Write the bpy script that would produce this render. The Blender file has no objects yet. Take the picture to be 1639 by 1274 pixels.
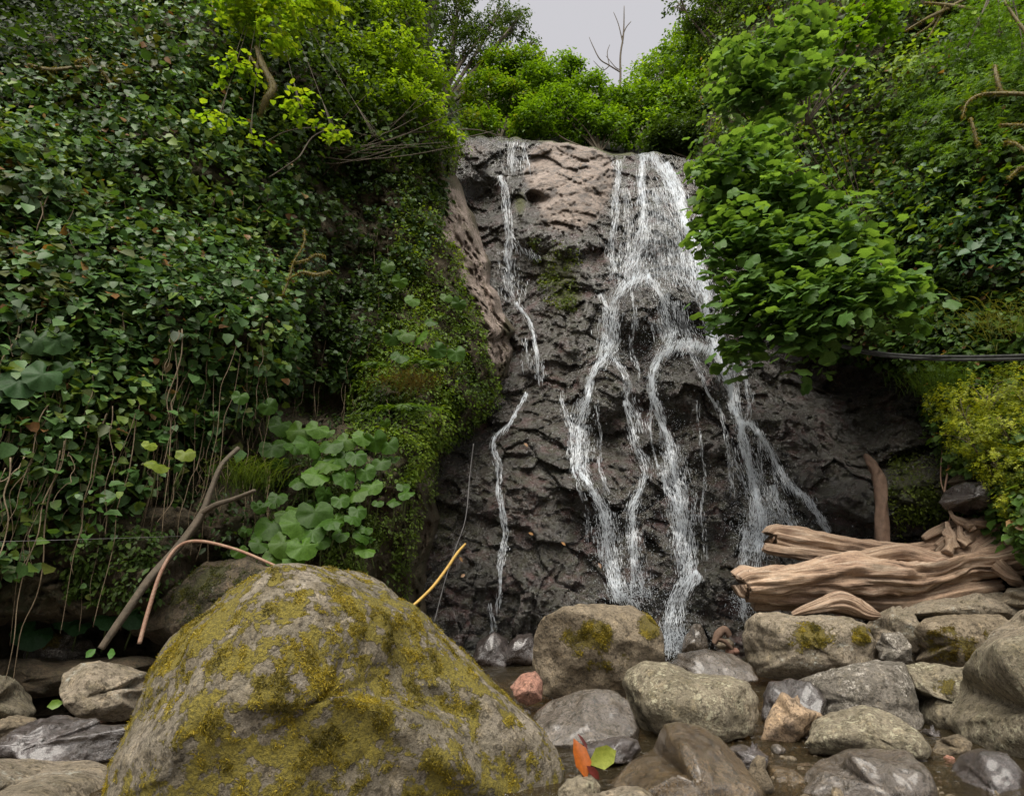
import bpy, bmesh, math, random
import numpy as np
from mathutils import Vector, Matrix

scn = bpy.context.scene
col = scn.collection
rng = np.random.default_rng(11)
R = math.radians

# ------------------------------------------------------------------ camera
F, CU, CV, PITCH = 1000.0, 819.5, 637.0, R(17)
CAM = np.array([0.0, 0.0, 0.95])
cd = bpy.data.cameras.new('camera'); cam = bpy.data.objects.new('camera', cd); col.objects.link(cam)
cam.location = CAM; cam.rotation_euler = (R(90) + PITCH, 0, 0)
cd.sensor_width = 36; cd.lens = F / 1639 * 36; cd.clip_start = 0.05; cd.clip_end = 2000
scn.camera = cam

# ------------------------------------------------------------------ light
SUN_EL, SUN_AZ = R(62), R(192)      # azimuth measured clockwise from +Y (high, from behind the camera)
w = bpy.data.worlds.new('World'); scn.world = w; w.use_nodes = True
nt = w.node_tree; bg = nt.nodes['Background']
sky = nt.nodes.new('ShaderNodeTexSky'); sky.sky_type = 'NISHITA'; sky.sun_disc = False
sky.sun_elevation = SUN_EL; sky.sun_rotation = SUN_AZ; sky.dust_density = 4; sky.air_density = 1
mx = nt.nodes.new('ShaderNodeMix'); mx.data_type = 'RGBA'; mx.inputs['Factor'].default_value = 0.93
nt.links.new(sky.outputs[0], mx.inputs['A']); mx.inputs['B'].default_value = (2.72, 2.66, 2.74, 1)
nt.links.new(mx.outputs['Result'], bg.inputs['Color']); bg.inputs['Strength'].default_value = 0.055
sd = bpy.data.lights.new('sun', 'SUN'); sd.energy = 1.5; sd.angle = R(48); sd.color = (1.0, 0.95, 0.86)
so = bpy.data.objects.new('sun', sd); col.objects.link(so)
dirv = Vector((math.sin(SUN_AZ) * math.cos(SUN_EL), math.cos(SUN_AZ) * math.cos(SUN_EL), math.sin(SUN_EL)))
so.rotation_euler = dirv.to_track_quat('Z', 'Y').to_euler()
scn.view_settings.view_transform = 'Standard'; scn.view_settings.look = 'None'
scn.view_settings.exposure = 2.1; scn.view_settings.gamma = 1; scn.view_settings.use_curve_mapping = False
try:
    scn.cycles.transparent_max_bounces = 24
except Exception: pass

# ------------------------------------------------------------------ helpers: points
SP, CP = math.sin(PITCH), math.cos(PITCH)
def ray(u, v):
    u = np.asarray(u, float); v = np.asarray(v, float)
    a = (u - CU) / F; b = -(v - CV) / F
    return np.stack([a + 0 * b, CP - b * SP + 0 * a, SP + b * CP + 0 * a], -1)
def at(u, v, Y):
    d = ray(u, v); return CAM + d * (np.asarray(Y, float) / d[..., 1])[..., None]
def proj(P):
    d = P - CAM; f = d[..., 1] * CP + d[..., 2] * SP; up = -d[..., 1] * SP + d[..., 2] * CP
    return CU + F * d[..., 0] / f, CV - F * up / f
def unit(a): return a / np.maximum(np.linalg.norm(a, axis=-1, keepdims=True), 1e-9)

# ------------------------------------------------------------------ helpers: noise
def h3(ix, iy, iz, s):
    M = np.uint32
    h = (ix.astype(M) * M(374761393)) ^ (iy.astype(M) * M(668265263)) ^ (iz.astype(M) * M(2147483647)) ^ M((s * 974634777 + 1013) & 0xffffffff)
    h = (h ^ (h >> M(13))) * M(1274126177); h = (h ^ (h >> M(16))) * M(2246822519); h = h ^ (h >> M(13))
    return h.astype(np.float64) / 4294967295.0
def vn(P, s=0):
    P = np.asarray(P, float); b = np.floor(P).astype(np.int64); f = P - b; f = f * f * f * (f * (f * 6 - 15) + 10)
    r = 0
    for dx in (0, 1):
        wx = f[..., 0] if dx else 1 - f[..., 0]
        for dy in (0, 1):
            wy = f[..., 1] if dy else 1 - f[..., 1]
            for dz in (0, 1):
                wz = f[..., 2] if dz else 1 - f[..., 2]
                r = r + wx * wy * wz * h3(b[..., 0] + dx, b[..., 1] + dy, b[..., 2] + dz, s)
    return r * 2 - 1
def fbm(P, sc=1.0, o=4, s=0, g=0.5):
    a = 1.0; r = 0; t = 0
    for i in range(o):
        r = r + a * vn(P * sc + 17.3 * i, s + i); t += a; a *= g; sc *= 2.03
    return r / t * 1.5
def ridged(P, sc=1.0, o=4, s=0):
    a = 1.0; r = 0; t = 0
    for i in range(o):
        r = r + a * (1 - np.abs(vn(P * sc + 7.7 * i, s + i)) * 2); t += a; a *= .5; sc *= 2.1
    return r / t
def voro(P, s=0):
    b = np.floor(P).astype(np.int64); f1 = np.full(P.shape[:-1], 9.0); f2 = f1.copy()
    bd = np.zeros(P.shape); bid = np.zeros(P.shape)
    for dx in (-1, 0, 1):
        for dy in (-1, 0, 1):
            for dz in (-1, 0, 1):
                c = b + np.array([dx, dy, dz])
                h = np.stack([h3(c[..., 0], c[..., 1], c[..., 2], s + k) for k in range(3)], -1)
                dl = P - (c + h); d = (dl ** 2).sum(-1)
                m = d < f1
                f2 = np.where(m, f1, np.minimum(f2, d)); f1 = np.where(m, d, f1)
                bd[m] = dl[m]; bid[m] = h[m]
    return np.sqrt(f1), np.sqrt(f2), bid, bd
def blocky(P, sc, s, tilt=.6):            # broken, facetted rock: every cell its own step and tilt; joints recessed
    f1, f2, h, d = voro(P * np.array(sc), s)
    v = (h[..., 0] - .5) * .8 + (d * (h[..., [1, 2, 0]] - .5)).sum(-1) * 2 * tilt
    return v - .2 * np.clip(1 - (f2 - f1) / .07, 0, 1)
def sstep(a, b, x): t = np.clip((x - a) / (b - a), 0, 1); return t * t * (3 - 2 * t)

# ------------------------------------------------------------------ helpers: objects
def mesh(name, V, faces=None, tris=None, quads=None, cols=None, attrs=None, smooth=True):
    me = bpy.data.meshes.new(name)
    if faces is not None:
        me.from_pydata([tuple(p) for p in V], [], faces)
    else:
        V = np.asarray(V, np.float32); me.vertices.add(len(V)); me.vertices.foreach_set('co', V.ravel())
        idx = []; tot = []
        if quads is not None and len(quads): idx.append(np.asarray(quads, np.int32).ravel()); tot.append(np.full(len(quads), 4, np.int32))
        if tris is not None and len(tris): idx.append(np.asarray(tris, np.int32).ravel()); tot.append(np.full(len(tris), 3, np.int32))
        idx = np.concatenate(idx); tot = np.concatenate(tot)
        st = np.concatenate([[0], np.cumsum(tot)[:-1]]).astype(np.int32)
        me.loops.add(len(idx)); me.loops.foreach_set('vertex_index', idx)
        me.polygons.add(len(tot)); me.polygons.foreach_set('loop_start', st); me.polygons.foreach_set('loop_total', tot)
        me.update(calc_edges=True)
    me.polygons.foreach_set('use_smooth', np.full(len(me.polygons), smooth))
    if cols is not None:
        a = me.attributes.new('Col', 'FLOAT_COLOR', 'POINT'); c = np.ones((len(V), 4), np.float32); c[:, :3] = cols
        a.data.foreach_set('color', c.ravel())
    for k, x in (attrs or {}).items():
        a = me.attributes.new(k, 'FLOAT', 'POINT'); a.data.foreach_set('value', np.asarray(x, np.float32).ravel())
    me.update()
    return me
def link(name, me, mat=None, parent=None, **props):
    o = bpy.data.objects.new(name, me)
    if me is not None and mat is not None and not me.materials: me.materials.append(mat)
    col.objects.link(o)
    if parent is not None: o.parent = parent
    for k, x in props.items(): o[k] = x
    return o
def empty(name, loc, label, cat, group=None):
    o = bpy.data.objects.new(name, None); col.objects.link(o); o.location = tuple(loc); o.empty_display_size = .2
    o['label'] = label; o['category'] = cat
    if group: o['group'] = group
    return o
def local(V, root): return np.asarray(V) - np.array(root.location)

# ------------------------------------------------------------------ materials
class NT:
    def __init__(s, name):
        s.m = bpy.data.materials.new(name); s.m.use_nodes = True; s.t = s.m.node_tree; s.p = s.t.nodes['Principled BSDF']
        s.out = s.t.nodes['Material Output']
    def n(s, ty, **k):
        x = s.t.nodes.new('ShaderNode' + ty)
        for a, b in k.items():
            if a.startswith('i_'): x.inputs[a[2:].replace('_', ' ')].default_value = b
            else: setattr(x, a, b)
        return x
    def l(s, a, b): s.t.links.new(a, b)
    def noise(s, sc, det=5, rough=.6, vec=None, dist=0):
        x = s.n('TexNoise'); x.inputs['Scale'].default_value = sc; x.inputs['Detail'].default_value = det
        x.inputs['Roughness'].default_value = rough; x.inputs['Distortion'].default_value = dist
        s.l(vec if vec is not None else s.co(), x.inputs['Vector']); return x.outputs['Fac']
    def co(s):
        if not hasattr(s, '_g'): s._g = s.n('NewGeometry').outputs['Position']
        return s._g
    def ramp(s, f, a, b, ca=(0, 0, 0), cb=(1, 1, 1), mode='LINEAR'):
        x = s.n('ValToRGB'); x.color_ramp.interpolation = mode
        x.color_ramp.elements[0].position = a; x.color_ramp.elements[0].color = (*ca, 1)
        x.color_ramp.elements[1].position = b; x.color_ramp.elements[1].color = (*cb, 1)
        s.l(f, x.inputs[0]); return x.outputs[0]
    def mix(s, f, a, b, mode='MIX'):
        x = s.n('Mix', data_type='RGBA', blend_type=mode)
        for v, k in ((f, 'Factor'), (a, 'A'), (b, 'B')):
            if hasattr(v, 'is_output'): s.l(v, x.inputs[k])
            elif k == 'Factor': x.inputs[k].default_value = v
            else: x.inputs[k].default_value = (*v, 1)
        return x.outputs['Result']
    def math(s, op, a, b=0.0, clamp=False):
        x = s.n('Math', operation=op, use_clamp=clamp)
        for i, v in enumerate((a, b)):
            if hasattr(v, 'is_output'): s.l(v, x.inputs[i])
            else: x.inputs[i].default_value = v
        return x.outputs[0]
    def attr(s, nm): return s.n('Attribute', attribute_name=nm)
    def bump(s, h, strength, dist, nrm=None):
        x = s.n('Bump'); x.inputs['Strength'].default_value = strength; x.inputs['Distance'].default_value = dist
        s.l(h, x.inputs['Height'])
        if nrm is not None: s.l(nrm, x.inputs['Normal'])
        return x.outputs[0]
    def scaled(s, sc, rot=(0, 0, 0)):
        x = s.n('Mapping'); x.inputs['Scale'].default_value = sc; x.inputs['Rotation'].default_value = rot
        s.l(s.co(), x.inputs['Vector']); return x.outputs[0]
    def set(s, k, v):
        if hasattr(v, 'is_output'): s.l(v, s.p.inputs[k])
        else: s.p.inputs[k].default_value = v

def leaf_mat(name, rough=.4, transl=.35, spec=.5):
    N = NT(name); a = N.attr('Col').outputs['Color']
    n1 = N.noise(60, 3); c = N.mix(N.ramp(n1, .35, .7), a, N.mix(1, a, (.62, .66, .5), 'MULTIPLY'))
    N.set('Base Color', c); N.set('Roughness', rough); N.set('Specular IOR Level', spec)
    tr = N.n('BsdfTranslucent'); N.l(N.mix(1, c, (1.5, 1.35, .5), 'MULTIPLY'), tr.inputs['Color'])
    ms = N.n('MixShader'); ms.inputs[0].default_value = transl
    N.l(N.p.outputs[0], ms.inputs[1]); N.l(tr.outputs[0], ms.inputs[2]); N.l(ms.outputs[0], N.out.inputs['Surface'])
    return N.m
LEAF = leaf_mat('leaf_soft', .5, .45, .28)
LEAFG = leaf_mat('leaf_glossy', .45, .3, .3)

def rock_mat(name, c1, c2, c3, lichen=.0, lcol=(.42, .42, .36), wet=.0, mcol=((.055, .045, .012), (.22, .17, .025)), rough=.75, grain=1.0):
    N = NT(name)
    big = N.noise(1.7, 6, .6, dist=.4); med = N.noise(9, 8, .7, dist=.3); fine = N.noise(70, 6, .75); sp = N.noise(28, 5, .7)
    c = N.mix(N.ramp(big, .36, .66), c1, c2)
    c = N.mix(N.ramp(med, .45, .7), c, c3)
    c = N.mix(.9, c, N.ramp(fine, .25, .75, (.25, .25, .25), (1.7, 1.68, 1.62)), 'MULTIPLY')
    c = N.mix(N.ramp(sp, .52, .60), c, N.mix(1, c, (.42, .40, .36), 'MULTIPLY'))
    c = N.mix(N.ramp(N.noise(13, 6, .75, dist=.6), .54, .62), c, N.mix(1, c, (1.45, 1.42, 1.35), 'MULTIPLY'))
    if lichen > 0:
        dot = N.ramp(N.noise(24, 4, .62, dist=.3), .55, .60)
        dot2 = N.ramp(N.noise(75, 4, .6), .56, .61); dot = N.math('MAXIMUM', dot, N.math('MULTIPLY', dot2, .7))
        area = N.ramp(N.noise(4, 5, .7), .66 - .25 * lichen, .74 - .20 * lichen)
        f = N.math('MULTIPLY', dot, area); f = N.math('MULTIPLY', f, N.ramp(fine, .3, .5))
        c = N.mix(f, c, lcol)
    mo = N.attr('moss').outputs['Fac']
    mn = N.noise(45, 5, .7); ml = N.ramp(N.math('ADD', mo, N.math('MULTIPLY', N.math('SUBTRACT', mn, .5), 1.4)), .42, .6)
    mc = N.mix(N.ramp(N.noise(90, 4, .7), .3, .7), mcol[0], mcol[1])
    c = N.mix(ml, c, mc)
    N.set('Base Color', c)
    wa = N.attr('wet').outputs['Fac']
    wf = N.math('MULTIPLY', N.ramp(N.noise(4, 5, .6), .35, .6, (.5, .5, .5)), N.math('ADD', wa, wet), True)
    r = N.math('SUBTRACT', rough, N.math('MULTIPLY', wf, rough - .2)); r = N.math('MAXIMUM', r, N.math('MULTIPLY', ml, .9))
    N.set('Roughness', r); N.set('Specular IOR Level', .5 + .5 * min(wet, 1)); N.set('Coat Weight', min(wet, 1) * .55); N.set('Coat Roughness', .2)
    hh = N.math('ADD', N.math('MULTIPLY', med, 1.0), N.math('MULTIPLY', fine, .5)); hh = N.math('ADD', hh, N.math('MULTIPLY', sp, .5)); hh = N.math('ADD', hh, N.math('MULTIPLY', N.math('MULTIPLY', mn, ml), 1.3))
    N.l(N.bump(hh, 1.0 * grain, .03 if wet < .5 else .016), N.p.inputs['Normal'])
    return N.m

ROCK_GREY = rock_mat('rock_grey', (.19, .16, .115), (.30, .25, .19), (.12, .10, .06), .45)
ROCK_BOULDER = rock_mat('rock_mossy_boulder', (.16, .14, .095), (.29, .25, .20), (.12, .095, .055), .25, (.38, .36, .32), mcol=((.09, .078, .016), (.32, .255, .032)))
ROCK_LICHEN = rock_mat('rock_lichen', (.17, .145, .10), (.28, .24, .175), (.105, .09, .05), .9, (.42, .39, .27))
ROCK_WHITE = rock_mat('rock_white_lichen', (.13, .115, .095), (.19, .17, .145), (.09, .08, .06), .8, (.5, .46, .4))
ROCK_BROWN = rock_mat('rock_brown', (.16, .125, .08), (.27, .22, .155), (.085, .065, .04), .15)
ROCK_WET = rock_mat('rock_wet', (.075, .05, .024), (.13, .09, .048), (.045, .03, .016), 0, wet=1.0)
ROCK_DARKWET = rock_mat('rock_dark_wet', (.05, .042, .04), (.085, .07, .068), (.04, .03, .028), 0, wet=1.0)
ROCK_WETGREY = rock_mat('rock_wet_grey', (.085, .07, .058), (.14, .118, .10), (.06, .048, .034), 0, wet=.9)
ROCK_PINK = rock_mat('rock_pink', (.36, .17, .12), (.42, .24, .18), (.22, .12, .09), .2)
ROCK_TAN = rock_mat('rock_tan', (.33, .22, .13), (.40, .29, .19), (.18, .14, .11), .1)
ROCK_BANK = rock_mat('rock_bank', (.07, .052, .03), (.13, .095, .06), (.05, .045, .02), .1, mcol=((.02, .022, .006), (.07, .065, .015)))

def cliff_mat():
    N = NT('cliff_rock')
    big = N.noise(.8, 6, .6, dist=.6); med = N.noise(5, 8, .7, N.scaled((1, 1, 1.8)), .5); fine = N.noise(34, 7, .75)
    tint = N.noise(2.3, 5, .6)
    wet = N.mix(N.ramp(big, .38, .62), (.022, .017, .010), (.048, .036, .025))
    wet = N.mix(N.ramp(tint, .5, .64), wet, (.085, .043, .038))
    wet = N.mix(N.ramp(med, .46, .62), wet, (.05, .05, .028))
    dry = N.mix(N.ramp(big, .4, .6), (.25, .19, .15), (.38, .30, .25)); dry = N.mix(N.ramp(med, .48, .60), dry, (.13, .10, .08)); dry = N.mix(N.ramp(N.noise(2.6, 6, .7, dist=1), .5, .62), dry, (.10, .085, .075))
    ye = N.ramp(N.noise(11, 4, .7, N.scaled((.6, 1, 1.6))), .62, .68)
    d = N.attr('dry').outputs['Fac']
    df = N.ramp(N.math('ADD', d, N.math('MULTIPLY', N.math('SUBTRACT', med, .5), .9)), .4, .6)
    c = N.mix(df, wet, dry)
    lf = N.math('MULTIPLY', N.attr('litter').outputs['Fac'], ye); c = N.mix(lf, c, (.42, .23, .07))
    c = N.mix(.8, c, N.ramp(fine, .2, .8, (.45, .45, .45), (1.4, 1.4, 1.4)), 'MULTIPLY')
    mo = N.attr('moss').outputs['Fac']; mn = N.noise(20, 6, .75)
    ml = N.ramp(N.math('ADD', mo, N.math('MULTIPLY', N.math('SUBTRACT', mn, .5), 1.5)), .42, .62)
    c = N.mix(ml, c, N.mix(N.ramp(fine, .35, .65), (.02, .024, .006), (.09, .095, .018)))
    N.set('Base Color', c)
    r = N.ramp(N.noise(7, 5, .7), .38, .62, (.07, .07, .07), (.32, .32, .32))
    r = N.math('MAXIMUM', r, N.math('MULTIPLY', df, .7)); r = N.math('MAXIMUM', r, N.math('MULTIPLY', ml, .9))
    N.set('Roughness', r); N.set('Specular IOR Level', .85)
    hh = N.math('ADD', med, N.math('MULTIPLY', fine, .45))
    nb_ = N.bump(hh, 1.0, .09); N.l(nb_, N.p.inputs['Normal'])
    cw = N.math('SUBTRACT', 1.0, N.math('MAXIMUM', df, ml)); N.set('Coat Weight', N.math('MULTIPLY', cw, .8)); N.set('Coat Roughness', .05); N.l(nb_, N.p.inputs['Coat Normal'])
    return N.m
CLIFF = cliff_mat()
def soil_mat():
    N = NT('bank_soil'); a = N.noise(2.2, 7, .65); b = N.noise(20, 7, .7)
    c = N.mix(N.ramp(a, .4, .6), (.065, .047, .026), (.04, .045, .014)); c = N.mix(N.ramp(b, .4, .65), c, (.095, .068, .038))
    d = N.attr('dry').outputs['Fac']
    df = N.ramp(N.math('ADD', d, N.math('MULTIPLY', N.math('SUBTRACT', N.noise(7, 7, .7), .5), 1.1)), .42, .58)
    rk = N.mix(N.ramp(a, .4, .6), (.30, .235, .20), (.46, .37, .32)); rk = N.mix(N.ramp(b, .48, .62), rk, (.10, .075, .055)); rk = N.mix(N.ramp(N.noise(5, 7, .75, dist=.8), .5, .6), rk, (.12, .10, .06))
    c = N.mix(df, c, rk)
    N.set('Base Color', c); N.set('Roughness', .85); N.l(N.bump(N.math('ADD', b, N.math('MULTIPLY', a, 2)), 1, .05), N.p.inputs['Normal'])
    return N.m
SOIL = soil_mat()
def bark_mat(name, a, b, sc=(40, 40, 8), rough=.8, bd=.01):
    N = NT(name); t = N.n('TexCoord').outputs['UV']
    n1 = N.noise(14, 6, .7); n2 = N.noise(60, 5, .7)
    c = N.mix(N.ramp(n1, .35, .65), a, b); c = N.mix(.6, c, N.ramp(n2, .2, .8, (.5, .5, .5), (1.3, 1.3, 1.3)), 'MULTIPLY')
    N.set('Base Color', c); N.set('Roughness', rough); N.l(N.bump(n2, .7, bd), N.p.inputs['Normal'])
    return N.m
BARK = bark_mat('bark', (.06, .045, .03), (.12, .095, .06))
BARK_MOSS = bark_mat('bark_mossy', (.085, .07, .03), (.17, .14, .05))
BARK_PALE = bark_mat('vine_stem', (.14, .10, .06), (.24, .18, .11))
STICK = bark_mat('stick', (.06, .048, .032), (.12, .092, .062))
CANE = bark_mat('cane', (.25, .13, .085), (.33, .22, .15), rough=.45)
YSTICK = bark_mat('stick_yellow', (.42, .24, .04), (.5, .33, .07), rough=.5)
CABLE = bark_mat('cable_rubber', (.03, .03, .03), (.07, .07, .07), rough=.35, bd=.001)
ROPE = bark_mat('rope', (.16, .15, .15), (.28, .27, .27), rough=.6, bd=.002)
STUMPM = bark_mat('stump_bark', (.09, .055, .035), (.17, .105, .07))
def wood_mat():
    N = NT('driftwood')
    g = N.attr('grain'); n = N.n('TexNoise'); n.inputs['Scale'].default_value = 1; n.inputs['Detail'].default_value = 8; n.inputs['Roughness'].default_value = .7
    cb = N.n('CombineXYZ'); N.l(N.math('MULTIPLY', N.attr('gu').outputs['Fac'], 1.6), cb.inputs[0]); N.l(N.math('MULTIPLY', N.attr('gv').outputs['Fac'], 16), cb.inputs[1])
    N.l(cb.outputs[0], n.inputs['Vector']); f = n.outputs['Fac']; b = N.noise(3, 6, .6)
    c = N.mix(N.ramp(b, .35, .65), (.38, .26, .17), (.28, .18, .12)); c = N.mix(N.ramp(f, .5, .66), c, (.50, .40, .30))
    c = N.mix(N.ramp(f, .36, .47, (1, 1, 1), (0, 0, 0)), c, (.07, .042, .025))
    c = N.mix(.7, c, N.ramp(N.noise(40, 6, .75), .25, .75, (.5, .5, .5), (1.35, 1.35, 1.35)), 'MULTIPLY')
    N.set('Base Color', c); N.set('Roughness', .75)
    N.l(N.bump(N.math('ADD', f, N.math('MULTIPLY', N.noise(60, 5), .2)), 1, .03), N.p.inputs['Normal'])
    return N.m
WOOD = wood_mat()
def stream_mat(name, dens):
    N = NT(name)
    u = N.attr('su').outputs['Fac']; v = N.attr('sv').outputs['Fac']; cb = N.n('CombineXYZ')
    N.l(N.math('MULTIPLY', u, 26), cb.inputs[0]); N.l(N.math('MULTIPLY', v, 1.5), cb.inputs[1])
    n = N.n('TexNoise'); n.inputs['Scale'].default_value = 1; n.inputs['Detail'].default_value = 6; n.inputs['Roughness'].default_value = .65; n.inputs['Distortion'].default_value = .5
    N.l(cb.outputs[0], n.inputs['Vector'])
    cb2 = N.n('CombineXYZ'); N.l(N.math('MULTIPLY', u, 90), cb2.inputs[0]); N.l(N.math('MULTIPLY', v, 9), cb2.inputs[1])
    n2 = N.n('TexNoise'); n2.inputs['Scale'].default_value = 1; n2.inputs['Detail'].default_value = 3; N.l(cb2.outputs[0], n2.inputs['Vector'])
    f = N.math('ADD', n.outputs['Fac'], N.math('MULTIPLY', N.math('SUBTRACT', n2.outputs['Fac'], .5), .6))
    e = N.attr('edge').outputs['Fac']
    a = N.math('ADD', f, N.math('MULTIPLY', N.math('SUBTRACT', e, 1), .45)); a = N.ramp(a, .34, .80)
    a = N.math('MULTIPLY', a, dens); a = N.math('MULTIPLY', a, N.math('MINIMUM', N.math('MULTIPLY', e, 3), 1.0), True)
    N.set('Base Color', (.78, .83, .88, 1)); N.set('Roughness', .3); N.set('Specular IOR Level', .5)
    tl = N.n('BsdfTranslucent'); tl.inputs[0].default_value = (.8, .85, .9, 1)
    m2 = N.n('MixShader'); m2.inputs[0].default_value = .35; N.l(N.p.outputs[0], m2.inputs[1]); N.l(tl.outputs[0], m2.inputs[2])
    tp = N.n('BsdfTransparent'); m = N.n('MixShader'); N.l(a, m.inputs[0]); N.l(tp.outputs[0], m.inputs[1]); N.l(m2.outputs[0], m.inputs[2])
    N.l(m.outputs[0], N.out.inputs['Surface']); return N.m
STREAM = stream_mat('falling_water', .72); VEIL = stream_mat('thin_water_veil', .36)
def strand_mat():
    N = NT('water_strand'); N.set('Base Color', (.82, .87, .92, 1)); N.set('Roughness', .25)
    tl = N.n('BsdfTranslucent'); tl.inputs[0].default_value = (.85, .9, .95, 1)
    m2 = N.n('MixShader'); m2.inputs[0].default_value = .4; N.l(N.p.outputs[0], m2.inputs[1]); N.l(tl.outputs[0], m2.inputs[2])
    tp = N.n('BsdfTransparent'); m = N.n('MixShader'); m.inputs[0].default_value = .58; N.l(tp.outputs[0], m.inputs[1]); N.l(m2.outputs[0], m.inputs[2])
    N.l(m.outputs[0], N.out.inputs['Surface']); return N.m
STRAND = strand_mat()
def water_mat():
    N = NT('stream_water'); b = N.noise(9, 4, .5, N.scaled((1, 1.6, 1))); b2 = N.noise(30, 3, .5)
    nr = N.bump(N.math('ADD', b, N.math('MULTIPLY', b2, .3)), .9, .06)
    gl = N.n('BsdfGlossy'); gl.inputs['Roughness'].default_value = .06; N.l(nr, gl.inputs['Normal']); gl.inputs['Color'].default_value = (.9, .9, .9, 1)
    tp = N.n('BsdfTransparent'); tp.inputs[0].default_value = (.62, .5, .33, 1)
    df = N.n('BsdfDiffuse'); df.inputs[0].default_value = (.07, .055, .03, 1)
    m0 = N.n('MixShader'); m0.inputs[0].default_value = .3; N.l(tp.outputs[0], m0.inputs[1]); N.l(df.outputs[0], m0.inputs[2])
    fr = N.n('Fresnel'); fr.inputs['IOR'].default_value = 1.4; N.l(nr, fr.inputs['Normal'])
    m = N.n('MixShader'); N.l(fr.outputs[0], m.inputs[0]); N.l(m0.outputs[0], m.inputs[1]); N.l(gl.outputs[0], m.inputs[2])
    N.l(m.outputs[0], N.out.inputs['Surface']); return N.m
WATER = water_mat()

# ------------------------------------------------------------------ terrain sheets
def tps(pts):
    P = np.array(pts, float); X = P[:, :2] / 500; n = len(X)
    def K(a, b):
        r2 = ((a[:, None] - b[None]) ** 2).sum(-1); return .5 * r2 * np.log(r2 + 1e-9)
    A = np.zeros((n + 3, n + 3)); A[:n, :n] = K(X, X) + np.eye(n) * .002; A[:n, n] = 1; A[:n, n + 1:] = X; A[n, :n] = 1; A[n + 1:, :n] = X.T
    w_ = np.linalg.solve(A, np.concatenate([np.log(P[:, 2]), np.zeros(3)]))
    def f(u, v):
        sh = u.shape; q = np.stack([u.ravel(), v.ravel()], -1) / 500; out = np.empty(len(q))
        for i in range(0, len(q), 60000):
            z = q[i:i + 60000]; out[i:i + 60000] = K(z, X) @ w_[:n] + w_[n] + z @ w_[n + 1:]
        return np.exp(out).reshape(sh)
    return f
class Sheet:
    def __init__(s, tarr, varr, edge, side, base, disp):
        s.t, s.v, s.side = tarr, varr, side
        s.edge = lambda v: np.interp(v, edge[0], edge[1])
        T, V = np.meshgrid(tarr, varr); U = s.edge(V) + side * T
        Y = base(U, V, T); P = at(U, V, Y); Y = Y + disp(U, V, T, P, Y); s.Y = Y; s.U, s.V = U, V; s.P = at(U, V, Y)
        du = np.gradient(s.P, axis=1); dv = np.gradient(s.P, axis=0); n = unit(np.cross(du, dv))
        flip = ((n * (CAM - s.P)).sum(-1) < 0)[..., None]; s.N = np.where(flip, -n, n)
    def build(s, name, mat, attrs, skip=None, **props):
        nv, ntt = s.Y.shape; i = np.arange(nv * ntt).reshape(nv, ntt)
        q = np.stack([i[:-1, :-1], i[:-1, 1:], i[1:, 1:], i[1:, :-1]], -1).reshape(-1, 4)
        if s.side > 0: q = q[:, ::-1]
        me = mesh(name, s.P.reshape(-1, 3), quads=q, attrs=attrs); return link(name, me, mat, **props)
    def samp(s, G, u, v):
        t = s.side * (np.asarray(u, float) - s.edge(v)); a = np.interp(t, s.t, np.arange(len(s.t))); b = np.interp(v, s.v, np.arange(len(s.v)))
        a0 = np.clip(a.astype(int), 0, len(s.t) - 2); b0 = np.clip(b.astype(int), 0, len(s.v) - 2); fa = a - a0; fb = b - b0
        if G.ndim == 3: fa = fa[..., None]; fb = fb[..., None]
        return (G[b0, a0] * (1 - fa) + G[b0, a0 + 1] * fa) * (1 - fb) + (G[b0 + 1, a0] * (1 - fa) + G[b0 + 1, a0 + 1] * fa) * fb
    def inside(s, u, v): return s.side * (u - s.edge(v)) > 0
def blob(U, V, u, v, ru, rv, k=2.0): return np.exp(-(((U - u) / ru) ** 2 + ((V - v) / rv) ** 2) ** (k / 2))

# --- waterfall cliff
cl_base = tps([(600, 1057, 9.3), (750, 1057, 9.4), (900, 1057, 9.4), (1150, 1057, 9.6), (1300, 1000, 9.3), (1700, 1000, 8.2), (900, 1200, 9.2), (600, 1200, 9.1), (1700, 1200, 8.2),
               (700, 850, 9.6), (900, 850, 9.9), (1100, 850, 10.0), (1300, 850, 9.5), (1500, 850, 8.6), (1700, 850, 8.2), (700, 600, 10.7), (900, 600, 11), (1100, 600, 10.9), (1300, 600, 10.7), (1500, 600, 9.8), (1700, 600, 9),
               (650, 450, 12), (800, 450, 11.9), (1000, 450, 11.8), (1150, 450, 11.7), (1300, 450, 11.4), (650, 300, 13.2), (800, 300, 13.1), (950, 300, 12.9), (1100, 300, 13.1), (1300, 300, 13), (800, 230, 13.9), (1000, 240, 13.9), (1150, 240, 14), (600, 100, 15), (1500, 100, 14)])
LIPU = [600, 760, 800, 860, 910, 950, 980, 1010, 1040, 1080, 1120, 1300, 1700]; LIPV = [215, 222, 221, 228, 232, 240, 252, 250, 246, 252, 258, 250, 240]
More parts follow.
